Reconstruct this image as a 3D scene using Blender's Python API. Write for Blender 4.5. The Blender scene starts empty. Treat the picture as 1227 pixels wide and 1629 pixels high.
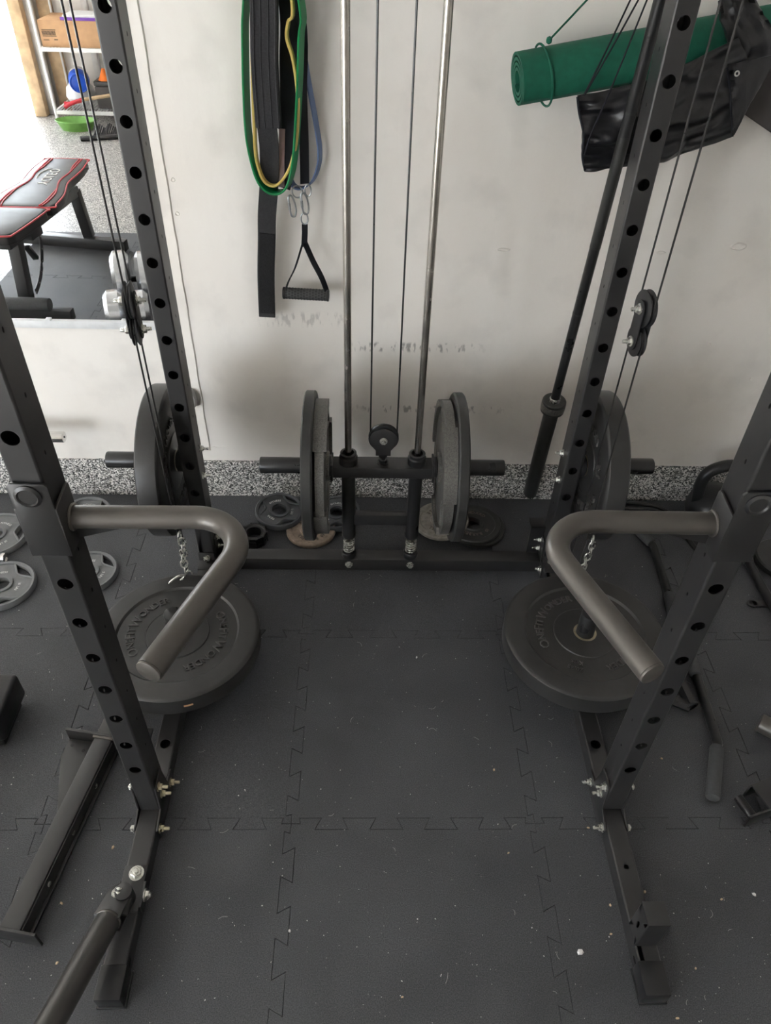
import bpy, bmesh, math, random
from mathutils import Vector, Matrix, noise

# ------------------------------------------------------------------ camera, world, sun, exposure
SC = bpy.context.scene
COL = SC.collection
PI = math.pi
IMG_W, IMG_H = 1227.0, 1629.0
FPX = 1184.968
PITCH, YAW, ROLL = 0.725038, -0.039301, 0.036814
CAM = Vector((-0.05566, -1.73103, 1.80595))
_cp, _sp = math.cos(PITCH), math.sin(PITCH)
_rz = Matrix.Rotation(YAW, 3, 'Z')
FW = _rz @ Vector((0, _cp, -_sp))
_u0 = _rz @ Vector((0, _sp, _cp))
_r0 = _rz @ Vector((1, 0, 0))
RT = math.cos(ROLL) * _r0 + math.sin(ROLL) * _u0
UP = -math.sin(ROLL) * _r0 + math.cos(ROLL) * _u0
cam_data = bpy.data.cameras.new('camera')
cam_data.sensor_fit = 'HORIZONTAL'
cam_data.sensor_width = 36.0
cam_data.lens = FPX / IMG_W * 36.0
cam_data.clip_start = 0.02
cam = bpy.data.objects.new('camera', cam_data)
COL.objects.link(cam)
_m = Matrix((RT, UP, -FW)).transposed().to_4x4()
_m.translation = CAM
cam.matrix_world = _m
SC.camera = cam

world = bpy.data.worlds.new('sky'); SC.world = world
world.use_nodes = True
_bg = world.node_tree.nodes['Background']
_bg.inputs[0].default_value = (0.86, 0.93, 1.0, 1)
_bg.inputs[1].default_value = 9.0

sun_data = bpy.data.lights.new('sun', 'SUN')
sun_data.energy = 34.0
sun_data.angle = math.radians(0.6)
sun_data.color = (1.0, 0.965, 0.92)
sun = bpy.data.objects.new('sun', sun_data); COL.objects.link(sun)
_dir = Vector((0.36, 0.93, -0.86)).normalized()       # low daylight coming in through the garage door
sun.rotation_euler = _dir.to_track_quat('-Z', 'Y').to_euler()
sun.location = (-6, -9, 6)

vs = SC.view_settings
vs.view_transform = 'Standard'
vs.look = 'None'
vs.gamma = 1.0
vs.use_curve_mapping = False
vs.exposure = 0.42
SC.cycles.max_bounces = 10
SC.cycles.diffuse_bounces = 6
SC.cycles.sample_clamp_indirect = 8

# ------------------------------------------------------------------ pixel helpers (a pixel gives a direction; the plane it meets gives the distance)
def ray(u, v):
    return FW + RT * ((u - IMG_W / 2) / FPX) + UP * ((IMG_H / 2 - v) / FPX)
def onX(u, v, x):
    d = ray(u, v); return CAM + d * ((x - CAM.x) / d.x)
def onY(u, v, y):
    d = ray(u, v); return CAM + d * ((y - CAM.y) / d.y)
def onZ(u, v, z):
    d = ray(u, v); return CAM + d * ((z - CAM.z) / d.z)

# ------------------------------------------------------------------ materials
def new_mat(name):
    m = bpy.data.materials.new(name); m.use_nodes = True
    nt = m.node_tree
    return m, nt, nt.nodes['Principled BSDF']
def pm(name, col, rough=0.5, metal=0.0, var=0.12, vscale=25.0, bump=0.0, bscale=300.0, spec=0.5, rvar=0.08):
    m, nt, b = new_mat(name)
    N, L = nt.nodes, nt.links
    tc = N.new('ShaderNodeTexCoord')
    n1 = N.new('ShaderNodeTexNoise'); n1.inputs['Scale'].default_value = vscale; n1.inputs['Detail'].default_value = 4
    L.new(tc.outputs['Object'], n1.inputs['Vector'])
    r = N.new('ShaderNodeValToRGB')
    r.color_ramp.elements[0].position = 0.3; r.color_ramp.elements[1].position = 0.7
    r.color_ramp.elements[0].color = tuple(c * (1 - var) for c in col) + (1,)
    r.color_ramp.elements[1].color = tuple(min(1, c * (1 + var)) for c in col) + (1,)
    L.new(n1.outputs['Fac'], r.inputs['Fac']); L.new(r.outputs['Color'], b.inputs['Base Color'])
    mr = N.new('ShaderNodeMapRange')
    mr.inputs['To Min'].default_value = max(0.02, rough - rvar); mr.inputs['To Max'].default_value = min(1, rough + rvar)
    L.new(n1.outputs['Fac'], mr.inputs['Value']); L.new(mr.outputs['Result'], b.inputs['Roughness'])
    b.inputs['Metallic'].default_value = metal
    b.inputs['Specular IOR Level'].default_value = spec
    if bump > 0:
        n2 = N.new('ShaderNodeTexNoise'); n2.inputs['Scale'].default_value = bscale; n2.inputs['Detail'].default_value = 2
        L.new(tc.outputs['Object'], n2.inputs['Vector'])
        bp = N.new('ShaderNodeBump'); bp.inputs['Strength'].default_value = bump; bp.inputs['Distance'].default_value = 0.002
        L.new(n2.outputs['Fac'], bp.inputs['Height']); L.new(bp.outputs['Normal'], b.inputs['Normal'])
    return m

M = {}
M['steel'] = pm('black_powder_coat', (0.024, 0.0235, 0.024), 0.37, 0.0, 0.10, 12, 0.05, 900, 0.7)
M['steel_in'] = pm('black_matte_steel', (0.012, 0.012, 0.013), 0.6, 0, 0.1, 20)
M['handle'] = pm('grey_satin_tube', (0.118, 0.108, 0.098), 0.38, 0.45, 0.10, 14, 0.04, 700, 0.5)
M['satin'] = pm('dark_satin_tube', (0.085, 0.081, 0.077), 0.32, 0.45, 0.1, 14, 0.04, 700)
M['tube_black'] = pm('black_gloss_tube', (0.022, 0.022, 0.023), 0.3, 0.2, 0.1, 20)
M['bumper'] = pm('black_bumper_rubber', (0.027, 0.0265, 0.026), 0.37, 0, 0.22, 16, 0.10, 240, 0.55, 0.10)
M['iron'] = pm('black_painted_iron', (0.030, 0.030, 0.029), 0.42, 0.1, 0.2, 30, 0.1, 400)
M['hammertone'] = pm('grey_hammertone_iron', (0.135, 0.130, 0.120), 0.42, 0.35, 0.40, 260, 0.6, 420)
M['grip_iron'] = pm('grey_painted_plate', (0.17, 0.175, 0.18), 0.5, 0.1, 0.12, 40, 0.1, 500)
M['grip_iron_dark'] = pm('charcoal_painted_plate', (0.085, 0.09, 0.097), 0.45, 0.1, 0.15, 40, 0.1, 500)
M['rust_iron'] = pm('tan_worn_plate', (0.32, 0.25, 0.20), 0.75, 0.1, 0.25, 60, 0.4, 300)
M['worn_iron'] = pm('pale_worn_plate', (0.27, 0.25, 0.22), 0.7, 0.1, 0.25, 60, 0.4, 300)
M['zinc'] = pm('zinc_bolt', (0.62, 0.62, 0.58), 0.28, 0.9, 0.2, 90)
M['clip'] = pm('grey_zinc_clip', (0.36, 0.38, 0.39), 0.32, 0.8, 0.15, 90)
M['zinc_yellow'] = pm('yellow_zinc_bolt', (0.62, 0.56, 0.40), 0.3, 0.9, 0.2, 90)
M['chrome'] = pm('polished_chrome', (0.72, 0.71, 0.69), 0.14, 1.0, 0.05, 30)
M['rod'] = pm('brushed_guide_rod', (0.50, 0.47, 0.43), 0.24, 1.0, 0.08, 30)
M['cable'] = pm('black_cable_coat', (0.018, 0.018, 0.018), 0.3, 0, 0.1, 40)
M['plastic'] = pm('black_plastic', (0.016, 0.016, 0.017), 0.35, 0, 0.1, 40)
M['rubber_grip'] = pm('grey_rubber_grip', (0.07, 0.072, 0.074), 0.8, 0, 0.12, 120, 0.3, 900)
M['green_mat'] = pm('green_foam', (0.010, 0.115, 0.070), 0.62, 0, 0.12, 60, 0.25, 900, 0.3)
M['green_band'] = pm('green_latex', (0.0, 0.22, 0.065), 0.42, 0, 0.06, 30)
M['yellow_band'] = pm('yellow_latex', (0.72, 0.55, 0.16), 0.5, 0, 0.06, 30)
M['blue_band'] = pm('blue_latex', (0.13, 0.19, 0.36), 0.5, 0, 0.08, 30)
M['webbing'] = pm('charcoal_webbing', (0.052, 0.052, 0.056), 0.85, 0, 0.18, 220, 0.5, 900, 0.2)
M['webbing_black'] = pm('black_webbing', (0.012, 0.013, 0.018), 0.75, 0, 0.15, 200, 0.4, 900, 0.3)
M['velcro'] = pm('black_velcro', (0.03, 0.03, 0.032), 0.95, 0, 0.35, 500, 0.8, 900, 0.1)
M['nylon'] = pm('black_nylon', (0.013, 0.013, 0.015), 0.34, 0, 0.2, 20, 0.25, 90, 0.6)
M['tag'] = pm('pink_grey_fabric', (0.33, 0.23, 0.24), 0.8, 0, 0.1, 60)
M['letter'] = pm('raised_lettering', (0.075, 0.073, 0.070), 0.34, 0, 0.15, 80)
M['letter_white'] = pm('white_paint', (0.75, 0.75, 0.74), 0.6, 0, 0.08, 80)
M['letter_iron'] = pm('worn_lettering', (0.12, 0.10, 0.085), 0.7, 0, 0.1, 80)
M['wood_chip'] = pm('pale_wood', (0.66, 0.50, 0.33), 0.8, 0, 0.2, 120)
M['lint'] = pm('white_lint', (0.72, 0.70, 0.69), 0.95, 0, 0.1, 200)
M['orange_sticker'] = pm('tan_sticker', (0.60, 0.33, 0.17), 0.7, 0, 0.1, 80)
M['wood'] = pm('door_frame_wood', (0.50, 0.36, 0.22), 0.7, 0, 0.2, 14)
M['track'] = pm('galvanised_track', (0.50, 0.51, 0.50), 0.45, 0.6, 0.15, 14)
M['card'] = pm('brown_cardboard', (0.55, 0.33, 0.18), 0.8, 0, 0.08, 20)
M['white_wire'] = pm('white_coated_wire', (0.80, 0.80, 0.80), 0.4, 0, 0.05, 20)
M['purple'] = pm('purple_plastic', (0.17, 0.06, 0.40), 0.5, 0, 0.1, 20)
M['white_plastic'] = pm('white_plastic', (0.78, 0.79, 0.80), 0.4, 0, 0.06, 30)
M['blue'] = pm('blue_plastic', (0.02, 0.10, 0.60), 0.35, 0, 0.1, 20)
M['red'] = pm('red_grip', (0.55, 0.03, 0.05), 0.5, 0, 0.1, 20)
M['orange'] = pm('orange_plastic', (0.85, 0.20, 0.02), 0.5, 0, 0.1, 20)
M['lime'] = pm('green_plastic', (0.16, 0.36, 0.08), 0.5, 0, 0.15, 20)
M['vinyl'] = pm('black_vinyl', (0.030, 0.028, 0.028), 0.45, 0, 0.15, 20, 0.1, 500)
M['red_line'] = pm('red_piping', (0.60, 0.05, 0.06), 0.5, 0, 0.1, 40)
M['silver'] = pm('silver_head', (0.62, 0.63, 0.65), 0.22, 0.95, 0.08, 20)
M['board'] = pm('taupe_board', (0.075, 0.068, 0.067), 0.8, 0, 0.12, 14)
M['grey_cap'] = pm('grey_cap_plastic', (0.36, 0.35, 0.34), 0.5, 0, 0.08, 30)
M['ceiling'] = pm('ceiling_paint', (0.88, 0.87, 0.85), 0.9, 0, 0.03, 4)
M['drive'] = pm('concrete_drive', (0.55, 0.54, 0.52), 0.9, 0, 0.1, 3)

def flake_mat():
    m, nt, b = new_mat('epoxy_flake')
    N, L = nt.nodes, nt.links
    tc = N.new('ShaderNodeTexCoord')
    v = N.new('ShaderNodeTexVoronoi'); v.inputs['Scale'].default_value = 250.0
    L.new(tc.outputs['Object'], v.inputs['Vector'])
    sep = N.new('ShaderNodeSeparateColor'); L.new(v.outputs['Color'], sep.inputs[0])
    r = N.new('ShaderNodeValToRGB'); r.color_ramp.interpolation = 'CONSTANT'
    e = r.color_ramp.elements
    e[0].position = 0; e[0].color = (0.02, 0.02, 0.02, 1)
    e[1].position = 0.20; e[1].color = (0.10, 0.098, 0.09, 1)
    for p, c in ((0.38, 0.25), (0.56, 0.42), (0.72, 0.62), (0.87, 0.80)):
        k = e.new(p); k.color = (c, c * 0.975, c * 0.93, 1)
    L.new(sep.outputs[0], r.inputs['Fac']); L.new(r.outputs['Color'], b.inputs['Base Color'])
    b.inputs['Roughness'].default_value = 0.35
    bp = N.new('ShaderNodeBump'); bp.inputs['Strength'].default_value = 0.4; bp.inputs['Distance'].default_value = 0.002
    L.new(sep.outputs[1], bp.inputs['Height']); L.new(bp.outputs['Normal'], b.inputs['Normal'])
    return m
M['flake'] = flake_mat()

def tile_mat():
    m, nt, b = new_mat('black_rubber_tile')
    N, L = nt.nodes, nt.links
    tc = N.new('ShaderNodeTexCoord')
    def noise_n(s, d, dist=0.0):
        n = N.new('ShaderNodeTexNoise'); n.inputs['Scale'].default_value = s; n.inputs['Detail'].default_value = d
        n.inputs['Distortion'].default_value = dist
        L.new(tc.outputs['Object'], n.inputs['Vector']); return n
    n1 = noise_n(3.0, 5, 0.6)
    r1 = N.new('ShaderNodeValToRGB')
    r1.color_ramp.elements[0].position = 0.3; r1.color_ramp.elements[0].color = (0.053, 0.055, 0.060, 1)
    r1.color_ramp.elements[1].position = 0.75; r1.color_ramp.elements[1].color = (0.086, 0.089, 0.097, 1)
    L.new(n1.outputs['Fac'], r1.inputs['Fac'])
    n2 = noise_n(420, 2)
    r2 = N.new('ShaderNodeValToRGB')
    r2.color_ramp.elements[0].position = 0.35; r2.color_ramp.elements[0].color = (0.62, 0.62, 0.62, 1)
    r2.color_ramp.elements[1].position = 0.72; r2.color_ramp.elements[1].color = (1.5, 1.5, 1.5, 1)
    L.new(n2.outputs['Fac'], r2.inputs['Fac'])
    mx = N.new('ShaderNodeMix'); mx.data_type = 'RGBA'; mx.blend_type = 'MULTIPLY'; mx.inputs[0].default_value = 1
    L.new(r1.outputs['Color'], mx.inputs[6]); L.new(r2.outputs['Color'], mx.inputs[7])
    # sparse pale dust specks
    v = N.new('ShaderNodeTexVoronoi'); v.inputs['Scale'].default_value = 95
    L.new(tc.outputs['Object'], v.inputs['Vector'])
    r3 = N.new('ShaderNodeValToRGB')
    r3.color_ramp.elements[0].position = 0.06; r3.color_ramp.elements[0].color = (1, 1, 1, 1)
    r3.color_ramp.elements[1].position = 0.13; r3.color_ramp.elements[1].color = (0, 0, 0, 1)
    L.new(v.outputs['Distance'], r3.inputs['Fac'])
    sp = N.new('ShaderNodeSeparateColor'); L.new(v.outputs['Color'], sp.inputs[0])
    gt = N.new('ShaderNodeMath'); gt.operation = 'GREATER_THAN'; gt.inputs[1].default_value = 0.93
    L.new(sp.outputs[0], gt.inputs[0])
    mu = N.new('ShaderNodeMath'); mu.operation = 'MULTIPLY'
    L.new(gt.outputs[0], mu.inputs[0]); L.new(r3.outputs['Color'], mu.inputs[1])
    mx2 = N.new('ShaderNodeMix'); mx2.data_type = 'RGBA'
    L.new(mu.outputs[0], mx2.inputs[0]); L.new(mx.outputs[2], mx2.inputs[6]); mx2.inputs[7].default_value = (0.26, 0.25, 0.24, 1)
    L.new(mx2.outputs[2], b.inputs['Base Color'])
    b.inputs['Roughness'].default_value = 0.62
    b.inputs['Specular IOR Level'].default_value = 0.45
    bp = N.new('ShaderNodeBump'); bp.inputs['Strength'].default_value = 0.35; bp.inputs['Distance'].default_value = 0.001
    L.new(n2.outputs['Fac'], bp.inputs['Height']); L.new(bp.outputs['Normal'], b.inputs['Normal'])
    return m
M['tile'] = tile_mat()

def wall_mat():
    m, nt, b = new_mat('painted_garage_wall')
    N, L = nt.nodes, nt.links
    tc = N.new('ShaderNodeTexCoord')
    def tex(scale, detail, sx=1, sz=1):
        mp = N.new('ShaderNodeMapping'); mp.inputs['Scale'].default_value = (sx, 1, sz)
        L.new(tc.outputs['Object'], mp.inputs['Vector'])
        n = N.new('ShaderNodeTexNoise'); n.inputs['Scale'].default_value = scale; n.inputs['Detail'].default_value = detail
        L.new(mp.outputs['Vector'], n.inputs['Vector']); return n
    n1 = tex(2.2, 5)
    r1 = N.new('ShaderNodeValToRGB')
    r1.color_ramp.elements[0].position = 0.30; r1.color_ramp.elements[0].color = (0.775, 0.725, 0.67, 1)
    r1.color_ramp.elements[1].position = 0.62; r1.color_ramp.elements[1].color = (0.835, 0.80, 0.755, 1)
    L.new(n1.outputs['Fac'], r1.inputs['Fac'])
    # scuff bands where plates and bars have rubbed: two dark broken horizontal bands
    sep = N.new('ShaderNodeSeparateXYZ'); L.new(tc.outputs['Object'], sep.inputs[0])
    n3 = tex(55, 3, 1.2, 0.45)
    gate = N.new('ShaderNodeValToRGB')
    gate.color_ramp.elements[0].position = 0.53; gate.color_ramp.elements[0].color = (0, 0, 0, 1)
    gate.color_ramp.elements[1].position = 0.62; gate.color_ramp.elements[1].color = (1, 1, 1, 1)
    L.new(n3.outputs['Fac'], gate.inputs['Fac'])
    def band(sock, c, hw):
        s = N.new('ShaderNodeMath'); s.operation = 'SUBTRACT'; L.new(sock, s.inputs[0]); s.inputs[1].default_value = c
        a = N.new('ShaderNodeMath'); a.operation = 'ABSOLUTE'; L.new(s.outputs[0], a.inputs[0])
        r = N.new('ShaderNodeMapRange'); r.inputs['From Min'].default_value = hw; r.inputs['From Max'].default_value = hw * 0.55
        L.new(a.outputs[0], r.inputs['Value']); return r.outputs['Result']
    def mul(a, c):
        k = N.new('ShaderNodeMath'); k.operation = 'MULTIPLY'; L.new(a, k.inputs[0])
        if isinstance(c, float): k.inputs[1].default_value = c
        else: L.new(c, k.inputs[1])
        return k.outputs[0]
    def add(a, c):
        k = N.new('ShaderNodeMath'); k.operation = 'ADD'; k.use_clamp = True; L.new(a, k.inputs[0]); L.new(c, k.inputs[1]); return k.outputs[0]
    s1 = mul(band(sep.outputs['Z'], 0.620, 0.020), band(sep.outputs['X'], 0.10, 0.24))
    s2 = mul(band(sep.outputs['Z'], 0.385, 0.018), band(sep.outputs['X'], 0.17, 0.30))
    s3 = mul(band(sep.outputs['Z'], 0.71, 0.030), band(sep.outputs['X'], -0.24, 0.16))
    sc = mul(add(add(s1, s2), mul(s3, 0.5)), gate.outputs['Color'])
    # soft grime clouds low on the wall
    n4 = tex(7, 6)
    g4 = N.new('ShaderNodeValToRGB')
    g4.color_ramp.elements[0].position = 0.52; g4.color_ramp.elements[0].color = (0, 0, 0, 1)
    g4.color_ramp.elements[1].position = 0.80; g4.color_ramp.elements[1].color = (1, 1, 1, 1)
    L.new(n4.outputs['Fac'], g4.inputs['Fac'])
    fac = add(mul(sc, 0.85), mul(g4.outputs['Color'], 0.22))
    mx = N.new('ShaderNodeMix'); mx.data_type = 'RGBA'
    L.new(fac, mx.inputs[0]); L.new(r1.outputs['Color'], mx.inputs[6]); mx.inputs[7].default_value = (0.30, 0.28, 0.26, 1)
    L.new(mx.outputs[2], b.inputs['Base Color'])
    b.inputs['Roughness'].default_value = 0.62
    n5 = tex(26, 6, 1, 0.5)
    bp = N.new('ShaderNodeBump'); bp.inputs['Strength'].default_value = 0.35; bp.inputs['Distance'].default_value = 0.004
    L.new(n5.outputs['Fac'], bp.inputs['Height']); L.new(bp.outputs['Normal'], b.inputs['Normal'])
    return m
M['wall'] = wall_mat()
def mirror_mat():
    m, nt, b = new_mat('mirror_silver')
    N, L = nt.nodes, nt.links
    tc = N.new('ShaderNodeTexCoord'); n = N.new('ShaderNodeTexNoise'); n.inputs['Scale'].default_value = 5
    L.new(tc.outputs['Object'], n.inputs['Vector'])
    mr = N.new('ShaderNodeMapRange'); mr.inputs['To Min'].default_value = 0.004; mr.inputs['To Max'].default_value = 0.012
    L.new(n.outputs['Fac'], mr.inputs['Value']); L.new(mr.outputs['Result'], b.inputs['Roughness'])
    b.inputs['Base Color'].default_value = (0.93, 0.94, 0.94, 1); b.inputs['Metallic'].default_value = 1
    return m
M['mirror'] = mirror_mat()

# ------------------------------------------------------------------ mesh helpers
ORIGIN = {}                       # world position of the thing each part belongs to
def link_mesh(name, verts, faces, mat, parent=None, smooth=True, world=True, angle=35):
    me = bpy.data.meshes.new(name)
    o0 = ORIGIN.get(parent.name, Vector((0, 0, 0))) if (parent is not None and world) else Vector((0, 0, 0))
    me.from_pydata([tuple(Vector(v) - o0) for v in verts], [], [tuple(f) for f in faces])
    bm = bmesh.new(); bm.from_mesh(me)
    bmesh.ops.remove_doubles(bm, verts=bm.verts, dist=2e-6)
    bmesh.ops.recalc_face_normals(bm, faces=bm.faces)
    bm.to_mesh(me); bm.free()
    me.materials.append(M[mat] if isinstance(mat, str) else mat)
    if smooth:
        for p in me.polygons: p.use_smooth = True
        me.set_sharp_from_angle(angle=math.radians(angle))
    o = bpy.data.objects.new(name, me); COL.objects.link(o)
    if parent is not None:
        o.parent = parent
        if parent.name in ORIGIN: ORIGIN[o.name] = ORIGIN[parent.name]
    return o
def P(name, vf, mat, parent=None, **k):
    return link_mesh(name, vf[0], vf[1], mat, parent, **k)
def thing(name, label, cat, loc=(0, 0, 0), group=None):
    o = bpy.data.objects.new(name, None); COL.objects.link(o)
    o.location = loc; o.empty_display_size = 0.05
    o['label'] = label; o['category'] = cat
    if group: o['group'] = group
    ORIGIN[o.name] = Vector(loc)
    return o
def tag(o, label, cat, group=None, kind=None):
    o['label'] = label; o['category'] = cat
    if group: o['group'] = group
    if kind: o['kind'] = kind
    return o
def struct(name, vf, mat, **k):
    o = P(name, vf, mat, None, **k); o['kind'] = 'structure'; return o
def centre(o):
    """move a one-mesh thing's origin to the middle of its base"""
    me = o.data
    xs = [v.co for v in me.vertices]
    c = Vector(((min(v.x for v in xs) + max(v.x for v in xs)) / 2, (min(v.y for v in xs) + max(v.y for v in xs)) / 2, min(v.z for v in xs)))
    me.transform(Matrix.Translation(-c)); o.location = o.location + c
    return o
def copy_tree(o, parent=None):
    c = o.copy(); COL.objects.link(c); c.parent = parent
    for ch in list(o.children): copy_tree(ch, c)
    return c

def join(*vfs):
    V, Fc = [], []
    for v, f in vfs:
        n = len(V); V += [Vector(x) for x in v]; Fc += [tuple(i + n for i in q) for q in f]
    return V, Fc
def xf(vf, mat):
    return [mat @ Vector(v) for v in vf[0]], vf[1]
def move(vf, d): return xf(vf, Matrix.Translation(Vector(d)))

def box(x0, x1, y0, y1, z0, z1, bev=0.0, seg=2):
    v = [(x, y, z) for z in (z0, z1) for y in (y0, y1) for x in (x0, x1)]
    f = [(0, 1, 3, 2), (4, 6, 7, 5), (0, 4, 5, 1), (2, 3, 7, 6), (0, 2, 6, 4), (1, 5, 7, 3)]
    if bev <= 0: return [Vector(a) for a in v], f
    bm = bmesh.new(); bv = [bm.verts.new(a) for a in v]
    for q in f: bm.faces.new([bv[i] for i in q])
    bmesh.ops.recalc_face_normals(bm, faces=bm.faces)
    bmesh.ops.bevel(bm, geom=list(bm.edges), offset=bev, segments=seg, affect='EDGES', profile=0.5)
    return from_bm(bm)
def from_bm(bm):
    bm.verts.index_update()
    r = ([v.co.copy() for v in bm.verts], [tuple(v.index for v in f.verts) for f in bm.faces])
    bm.free(); return r
def prism(poly, axis, a0, a1, bev=0.0, seg=2):
    """polygon (p,q) extruded along axis: 'x' -> (y,z), 'y' -> (x,z), 'z' -> (x,y)"""
    def to3(p, q, a): return {'x': (a, p, q), 'y': (p, a, q), 'z': (p, q, a)}[axis]
    n = len(poly)
    v = [to3(p, q, a0) for p, q in poly] + [to3(p, q, a1) for p, q in poly]
    f = [tuple(range(n)), tuple(range(2 * n - 1, n - 1, -1))] + [(i, (i + 1) % n, (i + 1) % n + n, i + n) for i in range(n)]
    if bev <= 0: return [Vector(a) for a in v], f
    bm = bmesh.new(); bv = [bm.verts.new(a) for a in v]
    for q in f: bm.faces.new([bv[i] for i in q])
    bmesh.ops.recalc_face_normals(bm, faces=bm.faces)
    bmesh.ops.bevel(bm, geom=list(bm.edges), offset=bev, segments=seg, affect='EDGES', profile=0.5, clamp_overlap=True)
    return from_bm(bm)
def frame_of(d):
    d = Vector(d).normalized()
    a = Vector((0, 0, 1)) if abs(d.z) < 0.9 else Vector((1, 0, 0))
    x = a.cross(d).normalized(); y = d.cross(x)
    return x, y, d
def axis_matrix(origin, d, xdir=None):
    z = Vector(d).normalized()
    if xdir is not None:
        x = Vector(xdir); x = (x - z * x.dot(z)).normalized(); y = z.cross(x)
    else:
        x, y, z = frame_of(d)
    m = Matrix((x, y, z)).transposed().to_4x4(); m.translation = Vector(origin); return m
def lathe(prof, n=40, closed=False):
    V, Fc = [], []
    k = len(prof)
    for i in range(n):
        a = 2 * PI * i / n
        for r, z in prof: V.append(Vector((r * math.cos(a), r * math.sin(a), z)))
    m = k if closed else k - 1
    for i in range(n):
        j = (i + 1) % n
        for t in range(m):
            u = (t + 1) % k
            Fc.append((i * k + t, j * k + t, j * k + u, i * k + u))
    if not closed:
        if prof[0][0] > 1e-6: Fc.append(tuple(i * k for i in range(n))[::-1])
        if prof[-1][0] > 1e-6: Fc.append(tuple(i * k + k - 1 for i in range(n)))
    return V, Fc
def cyl(p0, p1, r, n=20, bev=0.0, r1=None):
    p0, p1 = Vector(p0), Vector(p1); L = (p1 - p0).length; r1 = r if r1 is None else r1
    prof = [(r, 0), (r1, L)] if bev <= 0 else [(r - bev, 0), (r - bev * .3, bev * .3), (r, bev), (r1, L - bev), (r1 - bev * .3, L - bev * .3), (r1 - bev, L)]
    return xf(lathe(prof, n), axis_matrix(p0, p1 - p0))
def ring(p, axis, r_out, r_in, h, n=32, bev=0.001):
    prof = [(r_in, 0), (r_out - bev, 0), (r_out, bev), (r_out, h - bev), (r_out - bev, h), (r_in, h)]
    return xf(lathe(prof, n, closed=True), axis_matrix(p, axis))
def torus(p, axis, R, r, n=32, k=10):
    prof = [(R + r * math.cos(2 * PI * i / k), r * math.sin(2 * PI * i / k)) for i in range(k)]
    return xf(lathe(prof, n, closed=True), axis_matrix(p, axis))
def sweep(path, r, n=12, cap=True, closed=False):
    path = [Vector(p) for p in path]; k = len(path)
    rad = r if isinstance(r, (list, tuple)) else [r] * k
    V, Fc = [], []
    t0 = (path[1] - path[0]).normalized(); x, y, _ = frame_of(t0)
    for i, p in enumerate(path):
        if closed: t = (path[(i + 1) % k] - path[i - 1]).normalized()
        else: t = (path[min(i + 1, k - 1)] - path[max(i - 1, 0)]).normalized()
        x = (x - t * x.dot(t)).normalized(); y = t.cross(x)
        for j in range(n):
            a = 2 * PI * j / n
            V.append(p + (x * math.cos(a) + y * math.sin(a)) * rad[i])
    m = k if closed else k - 1
    for i in range(m):
        ii = (i + 1) % k
        for j in range(n):
            jj = (j + 1) % n
            Fc.append((i * n + j, i * n + jj, ii * n + jj, ii * n + j))
    if cap and not closed:
        Fc.append(tuple(range(n))[::-1]); Fc.append(tuple((k - 1) * n + j for j in range(n)))
    return V, Fc
def fillet(pts, r, n=8):
    pts = [Vector(p) for p in pts]; out = [pts[0]]
    rs = r if isinstance(r, (list, tuple)) else [r] * (len(pts) - 2)
    for i in range(1, len(pts) - 1):
        a, b, c = pts[i - 1], pts[i], pts[i + 1]
        d1, d2 = (a - b).normalized(), (c - b).normalized()
        ang = d1.angle(d2); t = rs[i - 1] / math.tan(ang / 2)
        t = min(t, (a - b).length * .49, (c - b).length * .49)
        rr = t * math.tan(ang / 2)
        ctr = b + (d1 + d2).normalized() * (rr / math.sin(ang / 2))
        s, e = b + d1 * t - ctr, b + d2 * t - ctr
        tot = s.angle(e)
        for q in range(n + 1):
            w = q / n
            out.append(ctr + (s * math.sin((1 - w) * tot) + e * math.sin(w * tot)) / math.sin(tot))
    out.append(pts[-1]); return out
def catmull(pts, n=8, closed=False):
    pts = [Vector(p) for p in pts]; k = len(pts); out = []
    for i in range(k if closed else k - 1):
        if closed: a, b, c, d = pts[i - 1], pts[i], pts[(i + 1) % k], pts[(i + 2) % k]
        else: a, b, c, d = pts[max(i - 1, 0)], pts[i], pts[i + 1], pts[min(i + 2, k - 1)]
        for q in range(n):
            t = q / n
            out.append(0.5 * ((2 * b) + (c - a) * t + (2 * a - 5 * b + 4 * c - d) * t * t + (3 * b - a - 3 * c + d) * t ** 3))
    if not closed: out.append(pts[-1])
    return out
def ribbon(path, width, thick, wdir, closed=False):
    """flat strap: width along wdir (a vector or one per point), thickness across"""
    path = [Vector(p) for p in path]; k = len(path)
    ws = width if isinstance(width, (list, tuple)) else [width] * k
    V, Fc = [], []
    for i, p in enumerate(path):
        if closed: t = (path[(i + 1) % k] - path[i - 1]).normalized()
        else: t = (path[min(i + 1, k - 1)] - path[max(i - 1, 0)]).normalized()
        w = Vector(wdir[i] if isinstance(wdir, list) else wdir)
        w = (w - t * w.dot(t)).normalized(); nn = t.cross(w)
        hw, ht = ws[i] / 2, thick / 2
        c = ht * 0.5
        for a, b in ((-hw + c, -ht), (hw - c, -ht), (hw, 0), (hw - c, ht), (-hw + c, ht), (-hw, 0)):
            V.append(p + w * a + nn * b)
    m = k if closed else k - 1
    for i in range(m):
        ii = (i + 1) % k
        for j in range(6):
            jj = (j + 1) % 6
            Fc.append((i * 6 + j, i * 6 + jj, ii * 6 + jj, ii * 6 + j))
    if not closed:
        Fc.append(tuple(range(6))[::-1]); Fc.append(tuple((k - 1) * 6 + j for j in range(6)))
    return V, Fc
def lerp_list(vals, k):
    out = []
    for i in range(k):
        t = i / (k - 1) * (len(vals) - 1); a = min(int(t), len(vals) - 2); out.append(vals[a] + (vals[a + 1] - vals[a]) * (t - a))
    return out

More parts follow.
